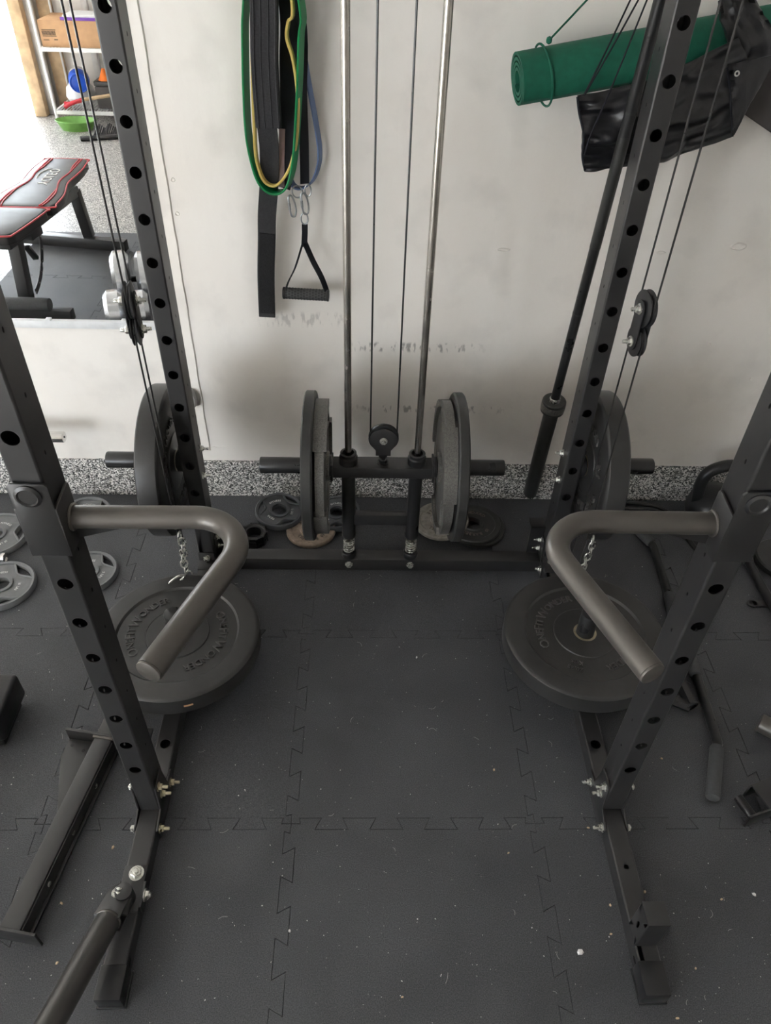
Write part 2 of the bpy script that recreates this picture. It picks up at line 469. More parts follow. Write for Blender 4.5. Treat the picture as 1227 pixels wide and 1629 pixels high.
_glyph = {}
def glyph(ch):
    """mesh of one letter: unit size, extruded"""
    if ch not in _glyph:
        c = bpy.data.curves.new('glyph', 'FONT'); c.body = ch; c.size = 1.0; c.extrude = 0.5; c.resolution_u = 2
        o = bpy.data.objects.new('glyph', c); COL.objects.link(o)
        dg = bpy.context.evaluated_depsgraph_get(); dg.update()
        me = o.evaluated_get(dg).to_mesh()
        v = [w.co.copy() for w in me.vertices]; f = [tuple(p.vertices) for p in me.polygons]
        o.evaluated_get(dg).to_mesh_clear()
        bpy.data.objects.remove(o); bpy.data.curves.remove(c)
        if v:
            x0 = min(a.x for a in v); x1 = max(a.x for a in v)
            v = [Vector((a.x - x0, a.y, a.z)) for a in v]; w = x1 - x0
        else: w = 0.28
        _glyph[ch] = (v, f, w)
    return _glyph[ch]
def arc_text(txt, r, mid, size, h, z, gap=0.10, squash=1.0, big=None):
    """raised letters round a plate, reading clockwise, tops outward; mid = angle of the middle"""
    items = []; tot = 0
    for i, ch in enumerate(txt):
        s = size * (big if (big and ch.isupper()) else 1.0)
        g = glyph(ch.upper()); w = g[2] * s * squash + gap * size
        items.append((g, s, tot, w)); tot += w
    out = []
    for g, s, off, w in items:
        a = mid + (tot / 2 - off - w / 2) / r
        m = Matrix.Rotation(a - PI / 2, 4, 'Z') @ Matrix.Translation((-g[2] * s * squash / 2, r - 0.35 * s, z)) @ Matrix.Diagonal((s * squash, s, h, 1))
        out.append(([m @ v for v in g[0]], g[1]))
    return join(*out)
def line_text(txt, size, h, gap=0.08):
    out = []; off = 0
    for ch in txt:
        g = glyph(ch); m = Matrix.Translation((off, 0, 0)) @ Matrix.Diagonal((size, size, h, 1))
        out.append(([m @ v for v in g[0]], g[1])); off += (g[2] + gap) * size
    v, f = join(*out)
    return [a - Vector((off / 2, size * .35, 0)) for a in v], f

def bolt(p, axis, r=0.0085, stub=0.014, washer=True):
    """hex nut on a washer with the threaded end standing out"""
    hexp = [(r, 0.0)]
    V, Fc = [], []
    nut = lathe([(r * 0.88, 0.002), (r, 0.0035), (r, 0.0085), (r * 0.88, 0.010)], 6)
    parts = [nut]
    if washer: parts.append(lathe([(r * 1.35, 0.0), (r * 1.35, 0.002)], 18))
    if stub > 0: parts.append(lathe([(r * 0.5, 0.009), (r * 0.5, 0.009 + stub * .85), (r * 0.4, 0.009 + stub)], 10))
    else: parts.append(lathe([(r * 0.62, 0.0095), (r * 0.5, 0.012)], 12))
    return xf(join(*parts), axis_matrix(p, axis))

def panel(w, v0, v1, holes, n=20):
    """flat sheet in (u, v) with round/oblong holes (v centre, radius u, radius v); returns verts (u, v, depth) and faces; lips go 2.6 mm inward"""
    V, Fc = [], []
    hs = sorted(holes)
    if not hs:
        return [(-w / 2, v0, 0), (w / 2, v0, 0), (w / 2, v1, 0), (-w / 2, v1, 0)], [(0, 1, 2, 3)]
    cuts = [v0] + [(hs[i][0] + hs[i + 1][0]) / 2 for i in range(len(hs) - 1)] + [v1]
    for (c, ru, rv), a, b in zip(hs, cuts[:-1], cuts[1:]):
        lo, hi = a - c, b - c
        ang = [2 * PI * i / n for i in range(n)] + [math.atan2(y, x) % (2 * PI) for x in (-w / 2, w / 2) for y in (lo, hi)]
        ang = sorted(set(round(q, 5) for q in ang)); k = len(ang); s = len(V)
        for q in ang:
            cx, sy = math.cos(q), math.sin(q)
            tx = (w / 2) / abs(cx) if abs(cx) > 1e-6 else 1e9
            ty = (hi / sy if sy > 1e-6 else (lo / sy if sy < -1e-6 else 1e9))
            t = min(tx, ty); V.append((cx * t, c + sy * t, 0))
        for q in ang: V.append((ru * math.cos(q), c + rv * math.sin(q), 0))
        for q in ang: V.append((ru * math.cos(q), c + rv * math.sin(q), 0.0026))
        for i in range(k):
            j = (i + 1) % k
            Fc.append((s + i, s + j, s + k + j, s + k + i)); Fc.append((s + k + i, s + k + j, s + 2 * k + j, s + 2 * k + i))
    return V, Fc
def holed_tube(wx, wy, L0, L1, front, side, back=None, r=0.004):
    """rectangular tube along z, centred on x=y=0; front = holes on the -y face (and back, +y), side = holes on both x faces"""
    out = []
    back = front if back is None else back
    for holes, sgn in ((front, -1), (back, 1)):
        v, f = panel(wx - 2 * r, L0, L1, holes); out.append(([Vector((a, sgn * (wy / 2 - d), b)) for a, b, d in v], f))
    for sgn in (-1, 1):
        v, f = panel(wy - 2 * r, L0, L1, side, 10); out.append(([Vector((sgn * (wx / 2 - d), a, b)) for a, b, d in v], f))
    for sx in (-1, 1):
        for sy in (-1, 1):
            cx, cy = sx * (wx / 2 - r), sy * (wy / 2 - r); V = []; 
            for q in range(4):
                a = q / 3 * PI / 2
                V += [Vector((cx + sx * r * math.cos(a), cy + sy * r * math.sin(a), z)) for z in (L0, L1)]
            out.append((V, [(2 * q, 2 * q + 2, 2 * q + 3, 2 * q + 1) for q in range(3)]))
    cap = box(-wx / 2 + .003, wx / 2 - .003, -wy / 2 + .003, wy / 2 - .003, L1 - .004, L1 - .002)
    out.append(cap); out.append(move(cap, (0, 0, L0 - L1 + .006)))
    return join(*out)

# ------------------------------------------------------------------ the garage
WALL_Y, CURB_Y, MIRROR_Y = 0.402, 0.392, 0.388
CURB_H = 0.154
floor = struct('floor', box(-8.0, 3.4, -5.0, 0.44, -0.08, -0.011), 'flake', smooth=False)
struct('wall_back', box(-8.0, 3.4, WALL_Y, 0.52, CURB_H, 2.62), 'wall', smooth=False)

def curb():
    # stem wall: the coated concrete below the painted wall, top edge a little rough
    random.seed(3); V, Fc = [], []; n = 240
    for i in range(n + 1):
        x = -3.2 + 6.6 * i / n
        top = CURB_H + random.uniform(-.003, .004) + .003 * math.sin(i * .31)
        d = random.uniform(0, .002)
        V += [(x, CURB_Y, -0.011), (x, CURB_Y + d, top - .008), (x, CURB_Y + .004 + d, top), (x, 0.50, top + .001)]
    for i in range(n):
        for k in range(3): Fc.append((4 * i + k, 4 * i + 4 + k, 4 * i + 5 + k, 4 * i + 1 + k))
    return [Vector(v) for v in V], Fc
struct('baseboard_back', curb(), 'flake')
o = struct('wall_left', box(-8.12, -8.0, -5.0, 0.52, -0.08, 2.62), 'ceiling', smooth=False)
struct('wall_right', box(3.4, 3.52, -5.1, 0.52, -0.08, 2.62), 'ceiling', smooth=False)
struct('ceiling', box(-8.12, 3.52, -5.1, 0.52, 2.62, 2.74), 'ceiling', smooth=False)
# street side: wall with the open garage door
REAR_Y = -5.0
struct('wall_street', join(box(-2.95, 3.52, REAR_Y - .14, REAR_Y, -0.08, 2.62), box(-8.12, -2.95, REAR_Y - .14, REAR_Y, 2.25, 2.62)), 'ceiling', smooth=False)
struct('ground', box(-30, 30, -40, REAR_Y - .0, -0.2, -0.03), 'drive', smooth=False)
struct('trim_1', box(-2.96, -2.86, REAR_Y, REAR_Y + .30, -0.011, 2.3, .004), 'wood')
struct('trim_2', box(-2.86, -2.80, REAR_Y + .16, REAR_Y + .22, -0.011, 2.3, .004), 'track')
struct('trim_3', box(-2.80, -2.70, REAR_Y, REAR_Y + .09, -0.011, 2.3, .004), 'wood')
for x in (-2.45, -1.85): struct('trim_4', box(x, x + .05, REAR_Y, REAR_Y + .05, -0.011, 2.3, .004), 'white_plastic')

# raised plaster seam running down the wall beside the mirror
def seam():
    random.seed(5); V, Fc = [], []; n = 90
    for i in range(n + 1):
        z = 0.20 + 2.2 * i / n
        j = .0015 * math.sin(i * .9) + random.uniform(-.0008, .0008)
        x0, x1 = -0.640 + j, -0.600 + j * .6
        V += [(x0, WALL_Y + .001, z), (x0 + .003, WALL_Y - .0022, z), ((x0 + x1) / 2, WALL_Y - .0030, z), (x1 - .004, WALL_Y - .0045, z), (x1, WALL_Y + .001, z)]
    for i in range(n):
        for k in range(4): Fc.append((5 * i + k, 5 * i + 1 + k, 5 * i + 6 + k, 5 * i + 5 + k))
    Fc.append((0, 1, 2, 3, 4)); return [Vector(v) for v in V], Fc
struct('trim_5', seam(), 'wall')
struct('trim_6', prism([(-.600 + .058 * t, .2095 + .002 * math.sin(t * 9)) for t in (0, .25, .5, .75, 1)] + [(-.600 + .058 * t, .2135 + .002 * math.sin(t * 9)) for t in (1, .75, .5, .25, 0)], 'y', WALL_Y - .002, WALL_Y + .001), 'wall')

# chipped plaster spots on the wall
def chip(u, v, sx, sz, seed):
    random.seed(seed); c = onY(u, v, WALL_Y); n = 14; V = [c + Vector((0, .001, 0))]
    for i in range(n):
        a = 2 * PI * i / n; r = random.uniform(.75, 1.15)
        V.append(c + Vector((math.cos(a) * sx * r * .62, .0008, math.sin(a) * sz * r * .6)))
    for i in range(n):
        a = 2 * PI * i / n; r = random.uniform(.9, 1.15)
        V.append(c + Vector((math.cos(a) * sx * r, -.0022, math.sin(a) * sz * r)))
    for i in range(n):
        a = 2 * PI * i / n
        V.append(c + Vector((math.cos(a) * sx * 1.35, .0006, math.sin(a) * sz * 1.35)))
    Fc = []
    for i in range(n):
        j = (i + 1) % n; Fc.append((0, 1 + i, 1 + j))
        for k in (0, 1): Fc.append((1 + k * n + i, 1 + k * n + j, 1 + (k + 1) * n + j, 1 + (k + 1) * n + i))
    return V, Fc
wall_back = bpy.data.objects['wall_back']
for args in ((1175, 392, .020, .010, 1), (800, 397, .018, .004, 2), (1052, 402, .012, .004, 3), (275, 286, .005, .005, 4), (282, 340, .005, .005, 6), (1129, 547, .005, .004, 8), (1196, 603, .005, .006, 9), (1006, 702, .006, .003, 11)):
    P('plaster_chip', chip(*args), 'wall', wall_back)

# interlocking rubber tiles, each a part of the floor
XS = [-2.045, -1.435, -0.830, -0.227, 0.380, 0.983, 1.590, 2.19]
YS = [-2.10, -1.462, -0.861, -0.262, 0.389]
def teeth(p0, p1, sgn, flat=False):
    """shared puzzle edge from p0 to p1: dovetail teeth alternate either side"""
    p0, p1 = Vector(p0), Vector(p1); d = p1 - p0; L = d.length; t = d / L; nn = Vector((-t.y, t.x)) * sgn
    if flat: return [p0]
    pts = [p0]; k = 9; w = L / k; a, e = .0145, .0075
    prev = None
    for i in range(k):
        side = 1 if i % 2 == 0 else -1
        s0, s1 = i * w, (i + 1) * w
        # wider at the tip
        if i == 0: pts.append(p0 + t * .024)
        for s in (s0 + (-e if i > 0 else .020), s1 + (e if i < k - 1 else -.020)):
            pts.append(p0 + t * s + nn * (side * a))
    pts.append(p1 - t * .024)
    return pts
random.seed(11)
for ix in range(len(XS) - 1):
    for iy in range(len(YS) - 1):
        x0, x1, y0, y1 = XS[ix], XS[ix + 1], YS[iy], YS[iy + 1]
        A, B, C2, D2 = (x0, y0), (x1, y0), (x1, y1), (x0, y1)
        ring_pts = teeth(A, B, 1, iy == 0) + teeth(B, C2, 1, ix == len(XS) - 2)
        e3 = teeth(D2, C2, 1, iy == len(YS) - 2); e4 = teeth(A, D2, 1, ix == 0)
        ring_pts += [Vector(C2)] + e3[:0:-1] + [Vector(D2)] + e4[:0:-1]
        c = Vector(((x0 + x1) / 2, (y0 + y1) / 2)); dz = random.uniform(-.0006, .0002)
        bm = bmesh.new()
        vs_ = [bm.verts.new((p.x, p.y, dz)) for p in ring_pts]
        f = bm.faces.new(vs_)
        if f.normal.z < 0: f.normal_flip()
        bmesh.ops.recalc_face_normals(bm, faces=[f])
        r_ = bmesh.ops.inset_region(bm, faces=[f], thickness=.0010, depth=0.0, use_boundary=True, use_even_offset=True)
        outer = set(vs_)
        for v in outer: v.co.z = dz - .0025
        low = [bm.verts.new((p.x, p.y, -.011)) for p in ring_pts]
        n = len(vs_)
        for i in range(n): bm.faces.new((vs_[i], low[i], low[(i + 1) % n], vs_[(i + 1) % n]))
        P('rubber_tile', from_bm(bm), 'tile', floor, smooth=False)

# wall mirror
mir = thing('wall_mirror', 'large frameless wall mirror reflecting a weight bench and bright garage opening', 'mirror', (-1.6, MIRROR_Y, 0.70))
P('glass', box(-2.50, -0.685, MIRROR_Y, WALL_Y, 0.700, 2.10), 'mirror', mir, smooth=False)
P('bottom_channel', box(-2.50, -0.683, MIRROR_Y - .007, WALL_Y, 0.676, 0.702, .002), 'white_plastic', mir)
for x in (-1.03, -0.80): P('mirror_clip', box(x - .008, x + .008, MIRROR_Y - .009, MIRROR_Y, .700, .706, .001), 'white_plastic', mir)

# ------------------------------------------------------------------ the rack
RX, FRONT = 0.5657, -0.850
UW, UD = 0.049, 0.070
HZ = [0.236 + 0.10254 * k for k in range(19)]
RAIL = 0.0513
rack = thing('power_rack', 'black steel cable power rack with perforated uprights on long floor rails', 'power rack', (0, -.4, 0))
def upright(sx, yf):
    v, f = holed_tube(UW, UD, RAIL, 2.16, [(z, .0135, .0135) for z in HZ], [(z + .0513, .0027, .0048) for z in HZ])
    return move((v, f), (sx * RX, yf + UD / 2, 0))
def shared_part(name, meshes, mat, parent): return P(name, meshes, mat, parent)
for sx in (-1, 1):
    for yf in (0.0, FRONT):
        P('upright', upright(sx, yf), 'steel', rack)
    # floor rail with its top holes
    tops = [(-0.6715, .0135, .0135), (-0.99, .006, .006)]
    v, f = holed_tube(UW, RAIL, -1.245, 0.10, [], [(-1.178, .006, .010)] if sx > 0 else [(-1.175, .006, .010)], [(c, a, b) for c, a, b in tops])
    m = Matrix(((1, 0, 0, 0), (0, 0, 1, 0), (0, 1, 0, 0), (0, 0, 0, 1)))      # tube z -> world y, tube +y -> world +z
    P('floor_rail', move(xf((v, f), m), (sx * RX, 0, RAIL / 2)), 'steel', rack)
    P('foot_cap', join(box(sx * RX - .0275, sx * RX + .0275, -1.252, -1.186, .003, RAIL + .003, .003), box(sx * RX - .031, sx * RX + .031, -1.254, -1.186, 0, .008, .002)), 'plastic', rack)
    # front gussets, inside and outside
    gp = [(-.795, .150), (-.848, .146), (-.854, .062), (-.903, .050), (-.897, .002), (-.742, .002), (-.742, .050), (-.780, .056)]
    for s in (-1, 1):
        x = sx * RX + s * (UW / 2 + .0022)
        P('gusset_plate', prism(gp, 'x', x - .0022, x + .0022, .0008), 'steel', rack)
    inner = -sx
    xb = sx * RX + inner * (UW / 2 + .0045)
    for y, z in ((-.832, .128), (-.827, .088), (-.889, .036), (-.767, .030)):
        P('bolt', bolt((xb, y, z), (inner, 0, 0)), 'zinc' if sx > 0 else 'zinc_yellow', rack)
    xo = sx * RX - inner * (UW / 2 + .0045)
    for y, z in ((-.832, .128), (-.889, .036)): P('bolt', bolt((xo, y, z), (-inner, 0, 0), stub=0), 'zinc', rack)
    # rear foot bracket and its bolts
    P('foot_bracket', join(box(sx * RX - .0255, sx * RX + .0255, -.0045, 0, .047, .088, .001), box(sx * RX - .0255, sx * RX + .0255, -.045, 0, RAIL, RAIL + .004, .001)), 'steel', rack)
    P('bolt', bolt((sx * RX + .002, -.005, .066), (0, -1, 0), r=.0105, stub=0), 'zinc', rack)
    for y, z, st in ((.052, .110, .016), (.052, .072, .016), (-.012, .036, .01)):
        P('bolt', bolt((sx * RX + inner * (UW / 2 + .006), y, z), (inner, 0, 0), stub=st), 'zinc', rack)
    gx = sx * RX + inner * (UW / 2 + .003)
    P('gusset_plate', prism([(-.02, .002), (.10, .002), (.10, .05), (.066, .13), (.02, .13), (.01, .055), (-.02, .05)], 'x', gx - .002, gx + .002), 'steel', rack)
    P('corner_bracket', join(box(sx * .518 - .024, sx * .518 + .024, .052, .058, .05, .165, .001), box(sx * .518 - .024, sx * .518 + .024, .052, .10, .160, .165, .001)), 'steel', rack)
    # upper plate horn bolted through the rear upright
    hz = .436
    P('plate_horn', join(cyl((sx * (RX + UW / 2), .035, hz), (sx * .8165, .035, hz), .0245, 28, .003), xf(lathe([(.034, 0), (.034, .014)], 28), axis_matrix((sx * (RX + UW / 2 + .002), .035, hz), (sx, 0, 0)))), 'tube_black', rack)
    P('horn_plate', box(sx * RX + sx * (UW / 2) - .002, sx * RX + sx * (UW / 2) + .004, .005, .065, .36, .51, .001), 'steel', rack)
    for y, z in ((.05, .4705), (.028, .386)):
        P('bolt', bolt((sx * RX + inner * UW / 2, y, z), (inner, 0, 0), stub=.016), 'zinc', rack)
    # lower vertical plate horn on the floor rail
    hy, ht = (-.407, .262) if sx < 0 else (-.407, .272)
    px = sx * RX
    P('plate_horn', join(cyl((px, hy, RAIL), (px, hy, ht), .0245, 28, .004), cyl((px, hy, RAIL), (px, hy, .117 if sx < 0 else .1285), .045, 28, .002)), 'tube_black', rack)
# back cross member, its bolts
P('cross_member', box(-RX + .03, RX - .03, .008, .058, .001, RAIL, .004), 'steel', rack)
for x in (-.1025, .1015): P('bolt', bolt((x, .008, .030), (0, -1, 0), r=.0095, stub=0), 'zinc', rack)
# top of the rack, above the picture
for y in (.035, FRONT + .035): P('cross_member', box(-RX - .025, RX + .025, y - .025, y + .025, 2.16, 2.21, .004), 'steel', rack)
for sx in (-1, 1): P('top_rail', box(sx * RX - .025, sx * RX + .025, FRONT + .06, .01, 2.16, 2.21, .004), 'steel', rack)
P('cable_boom', join(box(-.04, .04, -.02, .08, 2.12, 2.16, .004)), 'steel', rack)
for sx in (-1, 1): P('cable_boom', box(min(sx * .545, sx * .64), max(sx * .545, sx * .64), -.20, .06, 2.212, 2.25, .004), 'steel', rack)
# guide rods with rubber stops and springs
def spring(x, y, z0, z1, r, w, turns):
    n = int(turns * 18); return sweep([(x + r * math.cos(2 * PI * turns * i / n), y + r * math.sin(2 * PI * turns * i / n), z0 + (z1 - z0) * i / n) for i in range(n + 1)], w, 8)
for x in (-.1025, .1015):
    P('guide_rod', cyl((x, .031, RAIL), (x, .031, 2.17), .0100, 24), 'rod', rack)
    P('rod_stop', xf(lathe([(.0235, 0), (.0245, .004), (.0245, .018), (.022, .022), (.0115, .022)], 28), Matrix.Translation((x, .031, RAIL - .001))), 'plastic', rack)
    P('spring', spring(x, .031, RAIL + .021, RAIL + .074, .0165, .0022, 5.2), 'zinc', rack)
# receiver block on the right rail
P('receiver_block', move(holed_tube(.049, .049, RAIL, .163, [], [(.105, .0055, .0135)], r=.003), (RX - .001, -1.133, 0)), 'steel', rack)
P('receiver_cap', box(RX - .0255, RX + .0235, -1.1575, -1.1085, .160, .165, .002), 'steel', rack)

# ------------------------------------------------------------------ weight carriage on the guide rods
car = thing('weight_carriage', 'black weight carriage sliding on two chrome guide rods', 'weight carriage', (0, .03, .12))
P('beam', box(-.150, .150, .002, .060, .402, .441, .003), 'steel', car)
P('end_plate', box(-.154, -.148, -.002, .064, .392, .452, .001), 'steel', car)
P('end_plate', box(.148, .154, -.002, .064, .392, .452, .001), 'steel', car)
for s in (-1, 1):
    P('plate_horn', join(cyl((s * .153, .031, .426), (s * .366, .031, .426), .0245, 28, .003), cyl((s * .153, .031, .426), (s * .162, .031, .426), .033, 28, .001)), 'tube_black', car)
for x in (-.1025, .1015):
    P('slide_tube', xf(lathe([(.0115, 0), (.0205, 0), (.0225, .004), (.0225, .016), (.0210, .020), (.0210, .262), (.0115, .262)], 28, closed=True), Matrix.Translation((x, .031, .140))), 'tube_black', car)
    P('bushing', xf(lathe([(.0115, 0), (.0275, 0), (.0275, .022), (.0245, .026), (.0245, .036), (.0175, .037), (.0160, .024), (.0115, .020)], 28, closed=True), Matrix.Translation((x, .031, .4405))), 'plastic', car)
P('tie_bar', box(-.085, .084, .020, .046, .196, .238, .003), 'steel', car)
# carriage pulley
wheel = lambda r, w: lathe([(.005, -w / 2), (r - .006, -w / 2), (r, -w / 2 + .001), (r, -w / 2 + .003), (r - .007, -.001), (r - .007, .001), (r, w / 2 - .003), (r, w / 2 - .001), (r - .006, w / 2), (.005, w / 2)], 40, closed=True)
P('pulley_wheel', xf(wheel(.044, .016), axis_matrix((0, .031, .533), (0, -1, 0))), 'plastic', car)
def lobe(r, neck, h, n=28):
    pts = [(r * math.cos(a), r * math.sin(a)) for a in [(-.32 + (PI + .64) * i / n) for i in range(n + 1)]]
    return pts + [(-neck, -r * .85), (-neck, -h), (neck, -h), (neck, -r * .85)]
for y0, y1 in ((.0165, .0205), (.0415, .0455)):
    P('pulley_cheek', move(prism(lobe(.041, .022, .050), 'y', y0, y1, .0008), (0, 0, .530)), 'steel', car)
P('pulley_stud', join(box(-.022, .022, .017, .045, .477, .483), cyl((0, .031, .4405), (0, .031, .480), .008, 14), cyl((0, .031, .4405), (0, .031, .4445), .018, 20), xf(lathe([(.0125, 0), (.0125, .008)], 6), Matrix.Translation((0, .031, .446))), xf(lathe([(.0125, 0), (.0125, .007)], 6), Matrix.Translation((0, .031, .462)))), 'tube_black', car)
P('bolt', bolt((0, .0165, .530), (0, -1, 0), r=.0085, stub=0), 'zinc', car)
# lifting cable over the carriage pulley
cb = thing('lifting_cable', 'thin black cable rising in two lines from the centre carriage pulley', 'cable', (0, .031, .53))
arc = [(.0385 * math.cos(a), .031, .533 + .0385 * math.sin(a)) for a in [PI + PI * i / 16 for i in range(17)]]
P('cable_line', sweep([(-.0385, .031, 2.12)] + arc[:9], .0024, 8), 'cable', cb)
P('cable_line', sweep([(.0385, .031, 2.12)] + arc[:7:-1], .0024, 8), 'cable', cb)

# ------------------------------------------------------------------ side cables with their floating double pulleys
def floating(sx):
    y0 = -.138                                    # the cables hang in front of the rear upright, just inside the bumper plate
    c1 = (onY(1027, 491, y0) if sx > 0 else onY(207, 478, y0)); c2 = (onY(1014, 542, y0) if sx > 0 else onY(216, 524, y0))
    cx = sx * min(.598, abs(c1.x + c2.x) / 2); z1, z2 = c1.z, c2.z
    a = math.radians(8); t = Vector((-math.sin(a), math.cos(a), 0)); ax = Vector((-math.cos(a), -math.sin(a), 0))   # ax faces the middle/front left
    side = 'right' if sx > 0 else 'left'
    th = thing('floating_pulley', '%s double pulley block with two black wheels hanging on the %s side cables' % (('black bracketed', 'rightmost') if sx > 0 else ('narrow edge-on', 'leftmost')), 'pulley', (cx, y0, (z1 + z2) / 2))
    R1, R2 = .043, .037
    for z, R in ((z1, R1), (z2, R2)):
        P('pulley_wheel', xf(wheel(R, .017), axis_matrix((cx, y0, z), ax)), 'plastic', th)
        ctr = Vector((cx, y0, z))
        for s in (1, -1): P('bolt', bolt(ctr + ax * (s * .0145), ax * s, r=.0095, stub=.012 if s > 0 or sx < 0 else 0), 'zinc', th)
    mid = Vector((cx, y0, (z1 + z2) / 2)); h = (z1 - z2) / 2
    out = []
    for i in range(13): b = PI * i / 12; out.append((.021 * math.cos(b), h + .021 * math.sin(b)))
    for i in range(13): b = PI + PI * i / 12; out.append((.021 * math.cos(b), -h + .021 * math.sin(b)))
    for s in (1, -1):
        pl = prism(out, 'z', -.0016, .0016, .0006)
        mm = Matrix((t, Vector((0, 0, 1)), t.cross(Vector((0, 0, 1))))).transposed().to_4x4(); mm.translation = mid + ax * (s * .0125)
        P('pulley_cheek', xf(pl, mm), 'steel_in', th)
    # upper cable
    up_c = thing('side_cable', 'thin black cable pair rising from the %s floating pulley' % side, 'cable', (cx, y0, z1))
    g = R1 - .0055
    ar = [Vector((cx, y0, z1)) + t * (g * math.cos(b)) + Vector((0, 0, g * math.sin(b))) for b in [PI + PI * i / 16 for i in range(17)]]
    P('cable_line', sweep([ar[0] + Vector((0, 0, 2.211 - z1))] + ar[:9], .0024, 8), 'cable', up_c)
    P('cable_line', sweep([ar[-1] + Vector((0, 0, 2.211 - z1))] + ar[:7:-1], .0024, 8), 'cable', up_c)
    lo_c = thing('side_cable', 'thin black cable pair running down from the %s floating pulley' % side, 'cable', (cx, y0, .05))
    g = R2 - .0055
    ar = [Vector((cx, y0, z2)) + t * (g * math.cos(b)) + Vector((0, 0, g * math.sin(b))) for b in [PI * i / 16 for i in range(17)]]
    P('cable_line', sweep([ar[0] + Vector((0, 0, .20 - z2))] + ar[:9], .0024, 8), 'cable', lo_c)
    P('cable_line', sweep([ar[-1] + Vector((0, 0, .058 - z2))] + ar[:7:-1], .0024, 8), 'cable', lo_c)
    e = ar[-1]
    P('stop_ball', xf(lathe([(.0025, -.012), (.009, -.008), (.011, 0), (.009, .008), (.0025, .012)], 16), Matrix.Translation((e.x, e.y, .362))), 'zinc', lo_c)
    # hanging chain with a snap link
    ch = thing('chain', 'bright zinc chain hanging beside the %s rear upright' % side, 'chain', (e.x + .008, e.y - .015, .0))
    ch['group'] = 'chains on the low cables'
    def link_path(c, ax2, L=.030, w=.0095):
        pts = []
        for i in range(8): b = PI * i / 7; pts.append((w * math.cos(b), (L / 2 - w) + w * math.sin(b)))
        for i in range(8): b = PI + PI * i / 7; pts.append((w * math.cos(b), -(L / 2 - w) + w * math.sin(b)))
        return [Vector(c) + Vector(ax2) * p + Vector((0, 0, 1)) * q for p, q in pts]
    z = .335; k = 0
    while z > .045:
        P('chain_link', sweep(link_path((e.x + .010 + .004 * math.sin(k), e.y - .016, z), (1, .2, 0) if k % 2 else (.2, 1, 0)), .0024, 8, closed=True), 'zinc', ch)
        z -= .0225; k += 1
    s2 = thing('snap_link', 'small zinc snap link clipped near the bottom of the %s chain' % side, 'carabiner', (e.x - .02, e.y - .05, .17))
    P('body', sweep([Vector(p) for p in catmull([(e.x - .034, e.y - .055, .185), (e.x - .010, e.y - .045, .200), (e.x + .006, e.y - .035, .192), (e.x - .012, e.y - .045, .177), (e.x - .034, e.y - .055, .172)], 6, True)], .0034, 8, closed=True), 'zinc', s2)
floating(-1); floating(1)

# ------------------------------------------------------------------ dip handles on the front uprights
def dip(sx):
    th = thing('dip_handle', 'bent grey tube dip handle with sleeve bracket on the %s front upright' % ('left' if sx < 0 else 'right'), 'dip handle', (sx * RX, FRONT, .93))
    z = .976
    x0, x1 = RX - UW / 2 - .006, RX + UW / 2 + .006
    # U-shaped sleeve around the upright (front, inner, outer); inner cheek rises to a point at the back
    cap = [(-.036, .0), (-.034, .005), (.030, .008), (.034, .0), (.034, -.145), (-.036, -.145)]
    fr = prism([(sx * RX + p * 1.0, 1.078 + q) for p, q in [(-.031, -.006), (-.026, 0), (.026, 0), (.031, -.006), (.031, -.152), (-.031, -.152)]], 'y', FRONT - .0065, FRONT - .0015, .0012)
    P('front_plate', fr, 'steel', th)
    for xa, nm in ((x0, 'inner_cheek'), (x1, 'outer_cheek')):
        c = [(FRONT - .006, 1.028), (FRONT + .054, 1.033), (FRONT + .058, 1.028), (FRONT + .058, .925), (FRONT - .006, .925)]
        P(nm, prism(c, 'x', sx * xa - .0025, sx * xa + .0025, .001), 'steel', th)
    P('lock_boss', xf(lathe([(.0001, .0), (.020, .0), (.021, .003), (.016, .006), (.014, .003), (.0001, .003)], 28), axis_matrix((sx * RX - .002, FRONT - .0065, 1.055), (0, -1, 0))), 'steel', th)
    path = fillet([(sx * (x0 - .002), -.815, z), (sx * .2215, -.813, z), (sx * .3405, -1.120, z)], .075, 16)
    P('grip_tube', sweep(path, .0195, 28), 'handle', th)
    d = (path[-1] - path[-2]).normalized()
    P('end_cap', cyl(path[-1] - d * .001, path[-1] + d * .004, .0188, 28, .0015), 'handle', th)
    P('weld_bead', torus((sx * (x0 - .004), -.815, z), (1, 0, 0), .0205, .0032, 28, 8), 'handle', th)
    P('gusset_web', prism([(sx * (x0 - .001), z - .012), (sx * (x0 - .001), .930), (sx * (x0 - .11), z - .014)], 'y', -.817, -.812), 'steel', th)
dip(-1); dip(1)

# ------------------------------------------------------------------ landmine on the left floor rail
lm = thing('landmine_post', 'black landmine swivel with round tube pointing at the viewer on the left floor rail', 'landmine', (-RX, -1.04, RAIL))
P('base_plate', box(-RX - .0255, -RX + .0255, -1.085, -.985, RAIL, RAIL + .006, .001), 'steel', lm)
P('side_plate', box(-RX - .030, -RX - .025, -1.075, -1.02, .02, RAIL + .006, .001), 'steel', lm)
P('side_plate', box(-RX + .025, -RX + .030, -1.075, -1.02, .02, RAIL + .006, .001), 'steel', lm)
P('bolt', bolt((-RX + .004, -1.003, RAIL + .006), (0, 0, 1), r=.0125, stub=.006), 'zinc', lm)
P('bolt', bolt((-RX + .030, -1.046, .047), (1, 0, 0), r=.0105, stub=.005), 'zinc', lm)
P('bolt', bolt((-RX - .030, -1.046, .047), (-1, 0, 0), r=.0105, stub=.005), 'zinc', lm)
P('swivel_block', join(cyl((-RX - .004, -1.058, RAIL + .004), (-RX - .004, -1.058, .100), .019, 24, .002), box(-RX - .022, -RX + .014, -1.10, -1.058, RAIL + .020, .086, .003)), 'steel', lm)
